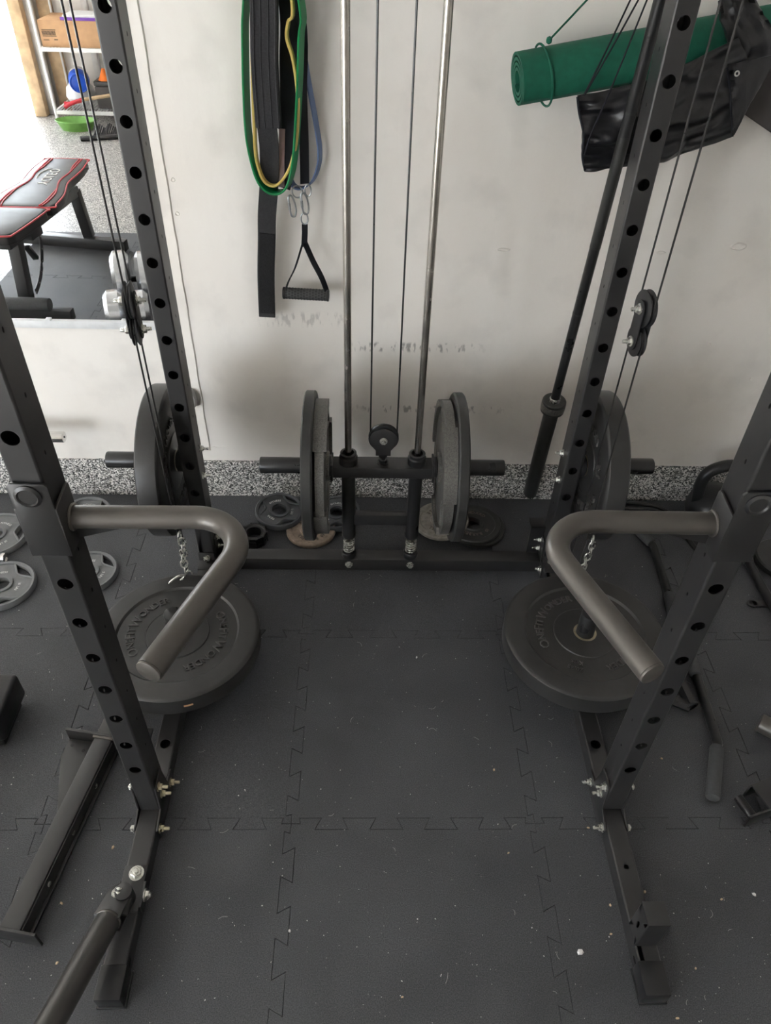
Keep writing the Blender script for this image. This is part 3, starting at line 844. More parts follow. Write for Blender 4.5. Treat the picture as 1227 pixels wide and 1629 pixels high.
la, lb = Vector((-.588, -1.118, .098)), Vector((-.640, -1.52, .29))
ld = (lb - la).normalized(); lside = ld.cross(Vector((0, 0, 1))).normalized(); lup = lside.cross(ld)
mm = Matrix((lside, -ld, lup)).transposed().to_4x4(); mm.translation = la
def tongue(n=14):
    pts = [(.026 * math.cos(PI * i / n), .062 + .026 * math.sin(PI * i / n)) for i in range(n + 1)]
    return pts + [(-.028, -.004), (.028, -.004)]
for z0, z1 in ((.012, .017), (-.020, -.015)):
    P('clevis_plate', xf(prism(tongue(), 'z', z0, z1, .0008), mm), 'steel', lm)
pv = mm @ Vector((0, .060, .017))
P('bolt', bolt(pv, lup, r=.0125, stub=.005), 'zinc', lm)
P('bar_sleeve', join(cyl(la, lb, .0270, 32), xf(ring((0, 0, 0), (0, 0, 1), .0285, .020, .004, 28), axis_matrix(la, -ld))), 'satin', lm)
P('weld_bead', xf(torus((0, 0, 0), (0, 0, 1), .0262, .0030, 28, 8), axis_matrix(la, ld)), 'handle', lm)

# ------------------------------------------------------------------ weight plates
def place(th, loc, axis, xdir=None):
    m = axis_matrix(loc, axis, xdir)
    th.matrix_world = m
    return th
def bumper(label, loc, axis, xdir, a1, a2, ak, al, sticker=False):
    th = thing('bumper_plate', label, 'weight plate', (0, 0, 0), 'black bumper plates')
    t, R = .066, .225
    half = [(.031, t - .003), (.084, t - .003), (.0875, t - .0065), (.163, t - .0065), (.1685, t - .0005), (.2125, t - .0005), (.2205, t - .003), (.2242, t - .007), (R, t - .013)]
    prof = half + [(r, t - z) for r, z in half[::-1]]
    P('rubber_disc', lathe(prof, 72, closed=True), 'bumper', th)
    P('steel_bushing', lathe([(.0255, -.0005), (.032, -.0005), (.032, t + .0005 - .003), (.0255, t + .0005 - .003)], 32, closed=True), 'zinc_yellow', th)
    P('hub_ring', torus((0, 0, t - .0035), (0, 0, 1), .0855, .0016, 64, 6), 'bumper', th)
    lets = []
    for mid in (a1, a2): lets.append(arc_text('OneFitWonder', .127, math.radians(mid), .029, .0075, t - .0055, .12, .95, 1.28))
    lets.append(arc_text('20.43', .132, math.radians(ak), .017, .0045, t - .0055, .14)); lets.append(arc_text('KGS', .110, math.radians(ak), .017, .0045, t - .0055, .14))
    lets.append(arc_text('45', .132, math.radians(al), .019, .0045, t - .0055, .14)); lets.append(arc_text('LBS', .110, math.radians(al), .017, .0045, t - .0055, .14))
    for lt_ in lets: P('raised_word', lt_, 'letter', th, smooth=False)
    if sticker:
        a0 = math.radians(-76)
        P('sticker', ([Vector((.2256 * math.cos(a0 + k * .035), .2256 * math.sin(a0 + k * .035), z)) for k in range(4) for z in (t - .034, t - .027)], [(2 * k, 2 * k + 2, 2 * k + 3, 2 * k + 1) for k in range(3)]), 'orange_sticker', th)
    return place(th, loc, axis, xdir)
bumper('flat-lying black bumper plate with tan sticker on the left floor rail horn', (-RX, -.407, .1170), (0, 0, 1), (1, 0, 0), 165, -18, 250, 68, True)
bumper('flat-lying black bumper plate on the right floor rail horn', (RX, -.407, .1290), (0, 0, 1), (1, 0, 0), 150, -20, 247, 70)
bumper('upright black bumper plate hung on the left rear upright', (-.6745, .035, .436), (1, 0, 0), (0, -1, 0), 120, -60, 30, 210)
bumper('upright black bumper plate hung on the right rear upright', (.6745, .035, .436), (-1, 0, 0), (0, -1, 0), 120, -60, 30, 210)

# smooth thin plates and thick hammertone grip plates on the carriage
def thin_plate(label, x0, x1, sgn):
    th = thing('weight_plate', label, 'weight plate', (0, 0, 0), 'plates on the weight carriage')
    t, R = abs(x1 - x0), .2235
    prof = [(.0255, .004), (.045, .002), (.05, .006), (.17, .006), (.178, 0), (R - .004, 0), (R, .004), (R, t - .004), (R - .004, t), (.178, t), (.17, t - .006), (.05, t - .006), (.045, t - .002), (.0255, t - .004)]
    P('disc', lathe(prof, 72, closed=True), 'iron', th)
    P('rim_line', torus((0, 0, t - .0005), (0, 0, 1), R - .006, .001, 72, 6), 'iron', th)
    return place(th, (x0, .031, .4255), (sgn, 0, 0), (0, -1, 0))
thin_plate('thin smooth black plate outermost on the left end of the weight carriage', -.2290, -.1980, 1)
thin_plate('thin smooth black plate outermost on the right end of the weight carriage', .2340, .2040, -1)

def curve_mesh(outlines, t, bev=0.0):
    c = bpy.data.curves.new('outline', 'CURVE'); c.dimensions = '2D'; c.fill_mode = 'BOTH'
    c.extrude = t / 2 - bev; c.bevel_depth = bev; c.bevel_resolution = 1
    for pts in outlines:
        s = c.splines.new('POLY'); s.points.add(len(pts) - 1)
        for q, p in zip(s.points, pts): q.co = (p[0], p[1], 0, 1)
        s.use_cyclic_u = True
    o = bpy.data.objects.new('outline', c); COL.objects.link(o)
    dg = bpy.context.evaluated_depsgraph_get(); dg.update()
    ev = o.evaluated_get(dg); me = ev.to_mesh()
    r = ([Vector((v.co.x, v.co.y, v.co.z + t / 2)) for v in me.vertices], [tuple(p.vertices) for p in me.polygons])
    ev.to_mesh_clear(); bpy.data.objects.remove(o); bpy.data.curves.remove(c)
    return r
def circ(r, n=48): return [(r * math.cos(2 * PI * i / n), r * math.sin(2 * PI * i / n)) for i in range(n)]
def lens(R, mid, half=.50, ro=.86, ri=.62, n=12):
    """grip opening: outer arc follows the rim, inner edge bows towards the hub"""
    a = [(R * ro * math.cos(mid + half * (2 * i / n - 1)), R * ro * math.sin(mid + half * (2 * i / n - 1))) for i in range(n + 1)]
    b = []
    for i in range(1, n):
        s = 1 - 2 * i / n; rr = R * (ro - (ro - ri) * (1 - s * s)); b.append((rr * math.cos(mid + half * s), rr * math.sin(mid + half * s)))
    return a + b
def hammer_plate(label, x0, x1, sgn, rot):
    th = thing('weight_plate', label, 'weight plate', (0, 0, 0), 'plates on the weight carriage')
    t, R = abs(x1 - x0), .203
    mids = [rot + k * 2 * PI / 3 for k in range(3)]
    P('web', move(curve_mesh([circ(R - .006, 64), circ(.0258, 24)] + [lens(R, m, .42, .84, .60) for m in mids], t * .45, .001), (0, 0, t * .28)), 'hammertone', th)
    # rim is thick between the grips and thinner beside them
    segs = []
    n = 96
    for k in range(n):
        a0, a1 = 2 * PI * k / n, 2 * PI * (k + 1) / n; am = (a0 + a1) / 2
        near = min(abs((am - m + PI) % (2 * PI) - PI) for m in mids)
        h0, h1, rr = (.16 * t, .80 * t, R - .0035) if near < .50 else (0, t, R)
        V = []
        for a in (a0, a1):
            for r, z in ((R - .022, h0), (rr, h0), (rr, h1), (R - .022, h1)): V.append(Vector((r * math.cos(a), r * math.sin(a), z)))
        segs.append((V, [(0, 1, 2, 3), (4, 7, 6, 5), (0, 4, 5, 1), (1, 5, 6, 2), (2, 6, 7, 3), (3, 7, 4, 0)]))
    P('rim', join(*segs), 'hammertone', th)
    P('hub', ring((0, 0, 0), (0, 0, 1), .045, .0258, t, 36, .002), 'hammertone', th)
    for m in mids: P('grip_rim', sweep([Vector((x, y, t * .75)) for x, y in lens(R, m, .44, .85, .585)], .003, 8, closed=True), 'hammertone', th)
    return place(th, (x0, .031, .4255), (sgn, 0, 0), (0, -1, 0))
hammer_plate('thick grey hammertone grip plate innermost on the left end of the weight carriage', -.1970, -.1590, 1, 1.75)
hammer_plate('thick grey hammertone grip plate innermost on the right end of the weight carriage', .2030, .1640, -1, 1.75)

def grip_plate(label, c, R, rot, mat, tilt=(0, 0, 1), z=0.0, lb='5', t=.022):
    th = thing('weight_plate', label, 'weight plate', (0, 0, 0), 'grey grip plates on the floor')
    mids = [rot + k * 2 * PI / 3 for k in range(3)]
    P('web', move(curve_mesh([circ(R - .004, 64), circ(.0258, 28)] + [lens(R, m, .52, .87, .60) for m in mids], t * .62, .001), (0, 0, t * .12)), mat, th)
    P('rim', lathe([(R - .011, 0), (R - .003, 0), (R, .004), (R, t - .006), (R - .004, t), (R - .011, t - .002)], 64, closed=True), mat, th)
    P('hub', lathe([(.0258, 0), (.036, 0), (.036, t), (.031, t + .001), (.0258, t)], 40, closed=True), mat, th)
    for m in mids: P('grip_rim', sweep([Vector((x, y, t * .78)) for x, y in lens(R, m, .54, .885, .57)], .0035, 8, closed=True), mat, th)
    s = .0115
    for w_, m_ in zip(('FITNESS', 'GEAR', lb + ' LBS'), mids): P('painted_word', arc_text(w_, R * .50 + .004, m_ + PI / 3, s, .0012, t * .74, .14), 'letter_white', th, smooth=False)
    return place(th, (c[0], c[1], z), tilt, (1, 0, 0))
def fl(u, v, z=.02): q = onZ(u, v, z); return (q.x, q.y)
grip_plate('grey grip plate on the floor nearest the curb at the left picture edge', (-1.318, .150), .108, .2, 'grip_iron', lb='10')
grip_plate('grey grip plate on the floor lowest at the left picture edge', (-1.213, -.083), .104, .9, 'grip_iron', lb='10')
grip_plate('grey grip plate on the floor half hidden behind the left dip handle tube', (-1.045, .262), .090, .5, 'grip_iron')
grip_plate('grey grip plate on the floor peeking out right of the left front upright', (-.955, -.022), .0935, .75, 'grip_iron')
grip_plate('charcoal grip plate on the floor next to the round black bar collar', (-.357, .266), .0855, .95, 'grip_iron_dark', (.06, -.10, 1), .024)
grip_plate('charcoal grip plate on the floor behind the left carriage tube', (-.150, .268), .0855, .6, 'grip_iron_dark', (-.05, -.05, 1), .014)

def plain_plate(label, c, R, mat, z=0.0, tilt=(0, 0, 1), t=.022, words=('STANDARD', 'BARBELL', '10'), lmat='letter_iron', hole=.0258):
    th = thing('weight_plate', label, 'weight plate', (0, 0, 0), 'old iron plates on the floor')
    half = [(hole, t), (hole + .012, t), (hole + .014, t - .004), (R * .76, t - .005), (R * .80, t - .001), (R - .003, t - .001), (R, t - .005)]
    P('disc', lathe(half + [(r, t - h) for r, h in half[::-1]], 60, closed=True), mat, th)
    rr = (hole + .014 + R * .76) / 2
    for w, a in zip(words, (1.57, 4.5, 5.6)): P('raised_word', arc_text(w, rr, a, .018, .003, t - .004, .16), lmat, th, smooth=False)
    return place(th, (c[0], c[1], z), tilt, (1, 0, 0))
plain_plate('tan worn iron plate on the floor below the left carriage plates', (-.240, .194), .0865, 'rust_iron', 0, (.0, -.0, 1), .020)
plain_plate('pale grey worn iron plate on the floor below the right carriage plates', (.222, .228), .097, 'worn_iron', .020, (-.06, .0, 1), .020)
plain_plate('upper dark iron plate on the floor right of the pale worn plate', (.333, .212), .099, 'iron', .020, (0, 0, 1), .018)
plain_plate('lower dark iron plate on the floor under the other dark plate', (.350, .218), .100, 'iron', 0, (0, 0, 1), .019)

# bar collar
col_ = thing('bar_collar', 'round black plastic bar collar standing on the floor by the rear cross member', 'bar collar', (-.4335, .150, 0))
P('ring_body', move(lathe([(.0265, .002), (.0425, 0), (.0440, .004), (.0440, .014), (.0405, .016), (.0405, .026), (.0440, .028), (.0440, .038), (.0425, .042), (.0365, .042), (.033, .038), (.0265, .038)], 48, closed=True), (-.4335, .150, 0)), 'plastic', col_)
for k in range(10):
    a = 2 * PI * k / 10; P('lug', xf(box(-.0045, .0045, -.004, .0045, .002, .0425, .001), Matrix.Translation((-.4335 + .0425 * math.cos(a), .150 + .0425 * math.sin(a), 0)) @ Matrix.Rotation(a, 4, 'Z')), 'plastic', col_)
P('lever', move(box(-.012, .012, -.050, -.040, .010, .034, .002), (-.4335, .150, 0)), 'plastic', col_)

# ------------------------------------------------------------------ barbell standing against the wall
b0 = onY(843.5, 785, .362); b0.z = max(b0.z, .002)
b1 = onY(1051, 0, .112)
bd = (b1 - b0).normalized()
bar = thing('barbell', 'black barbell standing on its sleeve beside the right rear upright', 'barbell', b0)
P('sleeve', cyl(b0, b0 + bd * .415, .0245, 36, .003), 'iron', bar)
P('collar', xf(lathe([(.0245, 0), (.036, 0), (.038, .002), (.038, .042), (.036, .044), (.019, .044), (.019, .040)], 40), axis_matrix(b0 + bd * .415, bd)), 'iron', bar)
P('collar_band', xf(lathe([(.0383, .010), (.0390, .011), (.0390, .033), (.0383, .034)], 40), axis_matrix(b0 + bd * .415, bd)), 'hammertone', bar)
P('shaft_neck', xf(lathe([(.0165, 0), (.0175, .004), (.0175, .012), (.0150, .016)], 28), axis_matrix(b0 + bd * .455, bd)), 'zinc', bar)
P('shaft', cyl(b0 + bd * .46, b0 + bd * 1.76, .0142, 28), 'tube_black', bar)
for s0, s1 in ((.79, .795), (1.00, 1.29), (1.34, 1.345)): P('knurling', cyl(b0 + bd * s0, b0 + bd * s1, .0147, 28), 'iron', bar)

# ------------------------------------------------------------------ rolled yoga mat, its strap, and the black bag on the wall
ax0 = onY(823, 128, .250); axd = (onY(1209, 56, .318) - ax0).normalized()
mat_x = Vector((0, -1, 0)); mm = axis_matrix(ax0, axd, mat_x)
ym = thing('yoga_mat', 'rolled green foam yoga mat hanging across the wall', 'yoga mat', ax0)
turns, th_, n = 3.7, .0068, 150
inner, outer = [], []
for i in range(n + 1):
    a = 2 * PI * turns * i / n; r = .0625 - (.0625 - .0235) * i / n
    ph = -a + math.radians(35)
    outer.append((r * math.cos(ph), r * math.sin(ph))); inner.append(((r - th_) * math.cos(ph), (r - th_) * math.sin(ph)))
loop = outer + inner[::-1]; Lm = .68
V = [Vector((p, q, 0)) for p, q in loop] + [Vector((p, q, Lm)) for p, q in loop]; k = len(loop)
Fc = [(i, (i + 1) % k, (i + 1) % k + k, i + k) for i in range(k)]
for b in (0, k):
    for i in range(n): Fc.append((b + i, b + i + 1, b + k - 2 - i, b + k - 1 - i))
P('roll', xf((V, Fc), mm), 'green_mat', ym)
st = thing('carry_strap', 'thin green cord tied round the left end of the yoga mat', 'strap', ax0 + axd * .06)
cpt = ax0 + axd * .062
pl = axis_matrix(cpt, (axd + Vector((-.32, 0, .0))).normalized())
P('loop', sweep([pl @ Vector((.0655 * math.cos(a), .0655 * math.sin(a), 0)) for a in [2 * PI * i / 40 for i in range(40)]], .0026, 8, closed=True), 'green_mat', st)
knot = onY(874, 64, .215)
P('knot', xf(lathe([(.001, -.008), (.006, -.005), (.007, 0), (.006, .005), (.001, .008)], 12), Matrix.Translation(knot)), 'green_mat', st)
P('hanging_cord', sweep([knot, onY(936, -2, .30), onY(1010, -90, .385)], .0022, 8), 'green_mat', st)

def soft_bag(rows, th_y, name, label_parent, mat, nx=34, nz=20, wr=.006, seed=1):
    """cushion-like cloth body: rows = list of rows (top to bottom) of points left to right"""
    def rowpt(r, t):
        f = t * (len(r) - 1); a = min(int(f), len(r) - 2); return r[a].lerp(r[a + 1], f - a)
    def pt(s, t):
        f = t * (len(rows) - 1); a = min(int(f), len(rows) - 2); return rowpt(rows[a], s).lerp(rowpt(rows[a + 1], s), f - a)
    V, Fc = [], []
    for side in (1, -1):
        for j in range(nz + 1):
            for i in range(nx + 1):
                s, t = i / nx, j / nz
                p = pt(s, t)
                bulge = (max(0, math.sin(PI * t)) ** .6) * (max(0, math.sin(PI * min(1, s * .9 + .1))) ** .5)
                w = noise.noise(Vector((s * 7 + seed, t * 5, side))) * wr + noise.noise(Vector((s * 3 + t * 9, t * 4 - s * 6, seed))) * wr * 1.3
                pleat = (1 - min(1, s / .26)) * math.sin(t * 40 + 2 * math.sin(t * 9) + s * 6) * .0075
                V.append(p + Vector((0, -side * (th_y * .5 * bulge + .002) + (w + pleat) * (1 if side > 0 else .3), 0)))
    off = (nx + 1) * (nz + 1)
    for b in (0, off):
        for j in range(nz):
            for i in range(nx):
                a = b + j * (nx + 1) + i; Fc.append((a, a + 1, a + nx + 2, a + nx + 1))
    edge = [i for i in range(nx + 1)] + [(j + 1) * (nx + 1) - 1 for j in range(1, nz + 1)] + [nz * (nx + 1) + i for i in range(nx - 1, -1, -1)] + [j * (nx + 1) for j in range(nz - 1, 0, -1)]
    for a, b in zip(edge, edge[1:] + edge[:1]): Fc.append((a, b, b + off, a + off))
    return P(name, (V, Fc), mat, label_parent, angle=60)
bag = thing('drawstring_bag', 'black nylon drawstring bag slung below the green yoga mat', 'bag', (.75, .24, 1.2))
Yb = .200
rows = [[onY(919, 152, Yb), onY(960, 145, Yb), onY(1040, 125, Yb), onY(1105, 95, Yb), onY(1175, 60, Yb)],
        [onY(922, 175, Yb), onY(980, 172, Yb), onY(1060, 150, Yb), onY(1110, 128, Yb), onY(1190, 95, Yb)],
        [onY(928, 212, Yb), onY(990, 207, Yb), onY(1060, 190, Yb), onY(1120, 170, Yb), onY(1185, 140, Yb)],
        [onY(926, 245, Yb), onY(990, 243, Yb), onY(1060, 228, Yb), onY(1120, 205, Yb), onY(1175, 185, Yb)],
        [onY(930, 273, Yb), onY(990, 266, Yb), onY(1055, 257, Yb), onY(1110, 237, Yb), onY(1164, 218, Yb)]]
soft_bag(rows, .034, 'bag_body', bag, 'nylon', 52, 40, .011, 2)
Yf = .215
rows = [[onY(1143, 2, Yf), onY(1165, -12, Yf), onY(1198, -10, Yf)], [onY(1146, 30, Yf), onY(1175, 25, Yf), onY(1215, 22, Yf)], [onY(1160, 70, Yf), onY(1192, 66, Yf), onY(1236, 52, Yf)], [onY(1158, 104, Yf), onY(1195, 98, Yf), onY(1240, 92, Yf)]]
soft_bag(rows, .020, 'bag_strap_end', bag, 'nylon', 16, 14, .008, 7)
Yg = .190
rows = [[onY(1158, 102, Yg), onY(1192, 96, Yg), onY(1236, 86, Yg)], [onY(1162, 140, Yg), onY(1185, 135, Yg), onY(1216, 128, Yg)], [onY(1164, 180, Yg), onY(1180, 174, Yg), onY(1193, 166, Yg)], [onY(1165, 217, Yg), onY(1168, 214, Yg), onY(1172, 208, Yg)]]
soft_bag(rows, .012, 'bag_flap', bag, 'nylon', 14, 14, .003, 9)
P('eyelet', torus(onY(1173, 117, Yg - .012), (0, -1, .15), .0048, .0017, 18, 8), 'zinc', bag)
P('hem', sweep(catmull([onY(1157, 108, Yg - .008), onY(1162, 145, Yg - .009), onY(1164, 185, Yg - .008), onY(1165, 217, Yg - .004)], 6), .0022, 8), 'webbing_black', bag)
for a, b in (((1006, -6), (929, 152)), ((1019, -6), (931, 150))):
    P('drawstring', sweep(catmull([onY(*a, .22), onY((a[0] + b[0]) / 2, (a[1] + b[1]) / 2 + 2, .185), onY(*b, .180)], 8), .0020, 8), 'webbing_black', bag)
P('drawstring', sweep(catmull([onY(1032, -6, .22), onY(975, 135, .168), onY(940, 215, .166), onY(929, 250, .172)], 8), .0020, 8), 'webbing_black', bag)
P('drawstring', sweep(catmull([onY(919, 154, .192), onY(922, 180, .186), onY(929, 215, .182), onY(927, 248, .186), onY(931, 271, .192)], 8), .0030, 8), 'webbing_black', bag)
bp_ = [(onY(*q, .392).x, onY(*q, .392).z) for q in ((1170, 172), (1300, 262), (1330, 90), (1205, 60))]
bo = P('foam_board', prism(bp_, 'y', .378, .400, .003), 'board'); tag(centre(bo), 'dark taupe foam board on the wall behind the black bag', 'board')

# ------------------------------------------------------------------ straps and bands hanging on the wall hook
hook = thing('wall_hook', 'steel wall hook above the hanging resistance bands', 'hook', (-.28, .36, 1.78))
P('arm', sweep(fillet([(-.28, .402, 1.78), (-.28, .27, 1.78), (-.28, .265, 1.83)], .012, 5), .008, 12), 'tube_black', hook)
P('back_plate', box(-.31, -.25, .394, .402, 1.74, 1.82, .002), 'tube_black', hook)
def pl_(lst, y): return [onY(u, v, y) for u, v in lst]
TOPZ = 1.795
def over(x, y): return Vector((x, y, TOPZ))
def band(name, label, px, y, w, t, mat, wdir=(.26, 1, 0)):
    pts = [over(-.292, y)] + pl_(px, y) + [over(-.268, y)]
    path = catmull(pts, 6, closed=True)
    o = P(name, ribbon(path, w, t, wdir, closed=True), mat); return tag(centre(o), label, 'resistance band', 'resistance bands on the wall hook')
band('resistance_band', 'wide green latex loop band hanging outermost on the wall', [(392, 0), (390, 60), (393, 180), (399, 235), (412, 282), (428, 302), (447, 305), (461, 290), (470, 245), (476, 150), (479, 60), (479, 0)], .318, .040, .0052, 'green_band')
band('resistance_band', 'narrow yellow latex loop band inside the green band', [(403, 0), (402, 100), (405, 195), (408, 250), (418, 283), (432, 295), (446, 290), (462, 265), (472, 220), (474, 150), (467, 95), (457, 60), (459, 35), (465, 0)], .312, .016, .0062, 'yellow_band')
band('resistance_band', 'narrow blue latex loop band bulging out right of the black straps', [(450, 0), (452, 120), (455, 230), (462, 285), (476, 299), (495, 291), (506, 268), (509, 240), (502, 190), (491, 130), (482, 70), (478, 0)], .372, .024, .0045, 'blue_band', (.42, 1, 0))
belt = thing('lifting_belt', 'charcoal nylon lifting belt hanging down with a fuzzy black fastener end', 'belt', (-.33, .33, .72))
pth = catmull([Vector((-.285, .300, TOPZ))] + pl_([(420, -5), (421, 90), (424, 150), (428, 203)], .296), 6)
P('pad', ribbon(pth, .066, .014, (1, 0, 0)), 'webbing', belt)
for dx in (-.024, -.008, .010, .026):
    P('stitched_rib', sweep([p + Vector((dx, -.0075, 0)) for p in pth], .0017 if abs(dx) < .02 else .0028, 6), 'webbing', belt)
pth = catmull(pl_([(425, 190), (429, 240), (427, 300), (423, 350), (422, 395), (421, 450), (423, 514)], .325) , 6)
for i, p in enumerate(pth): p.y = .305 + .06 * min(1, i / (len(pth) - 1) * 1.6)
P('webbing', ribbon(pth, .050, .005, (1, 0, .03)), 'webbing', belt)
k0 = int(len(pth) * .62)
P('fastener_patch', ribbon([p + Vector((.001, -.0042, 0)) for p in pth[k0:-1]], .043, .0035, (1, 0, .03)), 'velcro', belt)
s = thing('webbing_strap', 'wide black webbing strap hanging behind the yellow band', 'strap', (-.26, .35, 1.1))
pth = catmull([Vector((-.278, .345, TOPZ))] + pl_([(458, 0), (459, 100), (460, 200), (457, 262), (449, 298)], .345), 6)
P('strap', ribbon(pth, .044, .005, (1, 0, 0)), 'webbing_black', s)
P('fabric_tag', ribbon(pl_([(449, 205), (448, 250), (448, 297)], .338), .016, .003, (1, .2, 0)), 'tag', s)
s = thing('ankle_strap', 'narrow black strap ending in two small metal rings', 'strap', (-.24, .36, 1.1))
pth = catmull([Vector((-.270, .355, TOPZ))] + pl_([(478, 20), (481, 150), (484, 230), (485, 292)], .350), 6)
P('strap', ribbon(pth, .026, .004, (1, .5, 0)), 'webbing_black', s)
def dring(c, R, sx=1.0, tilt=(0, -1, 0), r=.0017):
    c = Vector(c); return sweep([c + Vector((R * sx * math.cos(a), 0, R * math.sin(a))) for a in [2 * PI * i / 24 for i in range(24)]], r, 8, closed=True)
for u, v, sx in ((473, 305, .9), (490, 303, .55)): P('metal_ring', dring(onY(u, v, .346), .0155, sx, r=.0021), 'clip', s)
def carabiner(label, u, v, h, w, tiltx):
    c = onY(u, v, .342); th = thing('carabiner', label, 'carabiner', c, 'carabiners on the ankle strap')
    pts = [(-.6, .42), (0, .5), (.6, .40), (1.0, .1), (1.0, -.25), (.55, -.47), (0, -.5), (-.5, -.45), (-.75, -.2), (-.7, .1)]
    pp = catmull([c + Vector((w / 2 * a + tiltx * b, .003 * a, h * b)) for a, b in pts], 5, True)
    P('body', sweep(pp, .0026, 8, closed=True), 'clip', th)
    P('gate_sleeve', cyl(c + Vector((-w / 2 * .74 - tiltx * .16, -.003, -h * .16)), c + Vector((-w / 2 * .7 + tiltx * .12, -.003, h * .14)), .0036, 12), 'clip', th)
carabiner('zinc carabiner hanging loose on the left', 464.5, 328, .056, .018, -.006)
carabiner('zinc carabiner holding the black pull handle', 484.5, 324, .056, .019, -.005)
h = thing('cable_stirrup', 'black D-shaped pull handle with honeycomb grip hanging from a carabiner', 'cable handle', onY(487, 478, .35))
P('metal_ring', dring(onY(484.5, 348, .342), .0155, .62, r=.0021), 'clip', h)
P('strap_stem', ribbon([onY(485, 357, .343), onY(485, 372, .342), onY(484, 392, .342)], .017, .006, (1, .3, 0)), 'webbing_black', h)
P('strap_leg', ribbon(catmull([onY(482, 386, .342), onY(470, 425, .345), onY(459, 448, .347), onY(453, 466, .347)], 6), .016, .004, (.25, 1, .2)), 'webbing_black', h)
P('strap_leg', ribbon(catmull([onY(485, 386, .341), onY(498, 415, .338), onY(512, 442, .336), onY(521, 466, .338)], 6), .018, .004, (.8, .9, .5)), 'webbing_black', h)
g0, g1 = onY(452, 466, .345), onY(522, 470, .338)
P('grip', join(cyl(g0, g1, .0160, 28, .002)), 'rubber_grip', h)
# honeycomb relief on the grip
gd = (g1 - g0).normalized(); gx, gy, _ = frame_of(gd); cells = []
Lg = (g1 - g0).length
for i in range(14):
    for j in range(12):
        a = 2 * PI * (j + .5 * (i % 2)) / 12; c = g0 + gd * (.008 + i * (Lg - .016) / 13); o_ = gx * math.cos(a) + gy * math.sin(a)
        cells.append(xf(lathe([(.0034, 0), (.0028, .0010)], 6), axis_matrix(c + o_ * .0156, o_)))
hc = P('honeycomb_relief', join(*cells), 'plastic', h); hc['kind'] = 'stuff'
for e, d in ((g0, -gd), (g1, gd)): P('end_ring', ring(e - d * .004, d, .0175, .0095, .007, 28), 'plastic', h)

# grey cap on the wall beside the seam
o = P('wall_bumper', xf(lathe([(.0001, 0), (.018, 0), (.021, .004), (.021, .020), (.016, .030), (.0001, .031)], 24), Matrix.Translation((-.632, WALL_Y, .424)) @ Matrix.Rotation(PI / 2, 4, 'X') @ Matrix.Diagonal((.75, 1.7, 1, 1))), 'grey_cap')
tag(o, 'small rounded grey bumper on the wall behind the left rear upright', 'wall bumper')
# chrome peg left
cp_ = thing('chrome_peg', 'polished chrome bar end sticking out low on the wall at left', 'peg', (-1.2, .30, .32))
P('bar', cyl((-1.36, .30, .3225), (-1.052, .30, .3225), .0185, 32, .002), 'chrome', cp_)
P('end_screw', xf(lathe([(.0001, .0), (.004, .0), (.004, .0015), (.0001, .0015)], 12), axis_matrix((-1.052, .30, .3225), (1, 0, 0))), 'steel_in', cp_)
P('wall_arm', join(cyl((-1.34, .402, .3225), (-1.34, .30, .3225), .012, 16), box(-1.38, -1.30, .394, .402, .28, .365, .002)), 'steel', cp_)

# ------------------------------------------------------------------ things lying on the floor, left
af = thing('frame_attachment', 'long black box-section frame attachment lying on the floor at left', 'frame', (-.76, -.9, 0))
A = Vector((-.728, -.655, 0)); B = Vector((-.806, -1.118, 0)); d = (B - A).normalized(); s = Vector((-d.y, d.x, 0))
def along(t0, t1, s0, s1, z0, z1, bev=.002):
    L_ = (B - A).length
    return xf(box(t0, t1, s0, s1, z0, z1, bev), Matrix(((d.x, s.x, 0, A.x), (d.y, s.y, 0, A.y), (0, 0, 1, 0), (0, 0, 0, 1))))
L_ = (B - A).length
P('box_tube', along(0, L_, -.024, .024, .004, .056, .004), 'steel', af)
P('side_channel', join(along(.01, L_ - .005, .024, .034, .004, .012, .001), along(.01, L_ - .005, .024, .027, .004, .050, .001)), 'steel', af)
P('end_plate', along(L_, L_ + .006, -.055, .062, .0, .060, .001), 'steel', af)
P('end_plate', along(-.008, 0, -.105, .030, .0, .062, .001), 'steel', af)
P('weld_bead', along(-.002, .006, -.028, .028, .052, .060, .002), 'handle', af)
gp = [A + d * .0 + s * -.026, A + d * .002 + s * -.100, A + d * .055 + s * -.100, A + d * .215 + s * -.030]
P('gusset_web', prism([(p.x, p.y) for p in gp], 'z', .020, .025, .001), 'steel', af)
P('end_stub', join(along(-.075, -.008, -.024, .026, .004, .056, .004)), 'steel', af)
for t in (.12, .24, .36): P('rivet', xf(lathe([(.006, 0), (.006, .002), (.004, .003)], 12), axis_matrix(A + d * t + s * .027 + Vector((0, 0, .03)), s)), 'zinc', af)
for t, ss in ((.02, -.085), (.03, -.05)): P('bolt_hole', xf(lathe([(.0001, 0), (.0045, 0), (.0045, .0006), (.0001, .0006)], 12), Matrix.Translation(A + d * t + s * ss + Vector((0, 0, .0248)))), 'steel_in', af)
pg = thing('locking_pin', 'short black round pin lying behind the left front upright', 'pin', (-.60, -.65, 0))
q0, q1 = onZ(231, 1192, .022), onZ(239, 1158, .060)
P('pin', cyl(q0, q1, .0095, 18, .002), 'tube_black', pg)
P('pin_base', cyl((q0.x - .012, q0.y - .03, .014), (q0.x + .003, q0.y + .005, .020), .014, 18, .002), 'steel', pg)
bl = thing('black_block', 'black padded block cut off by the left picture edge', 'block', (-1.09, -.56, 0))
P('pad', box(-1.20, -.985, -.655, -.50, .03, .120, .012, 3), 'nylon', bl)
P('base', box(-1.18, -1.00, -.645, -.52, 0, .03, .003), 'steel', bl)
ez = thing('short_dumbbell', 'short chrome dumbbell bar end beside two grey grip plates', 'dumbbell', (-1.30, .03, 0))
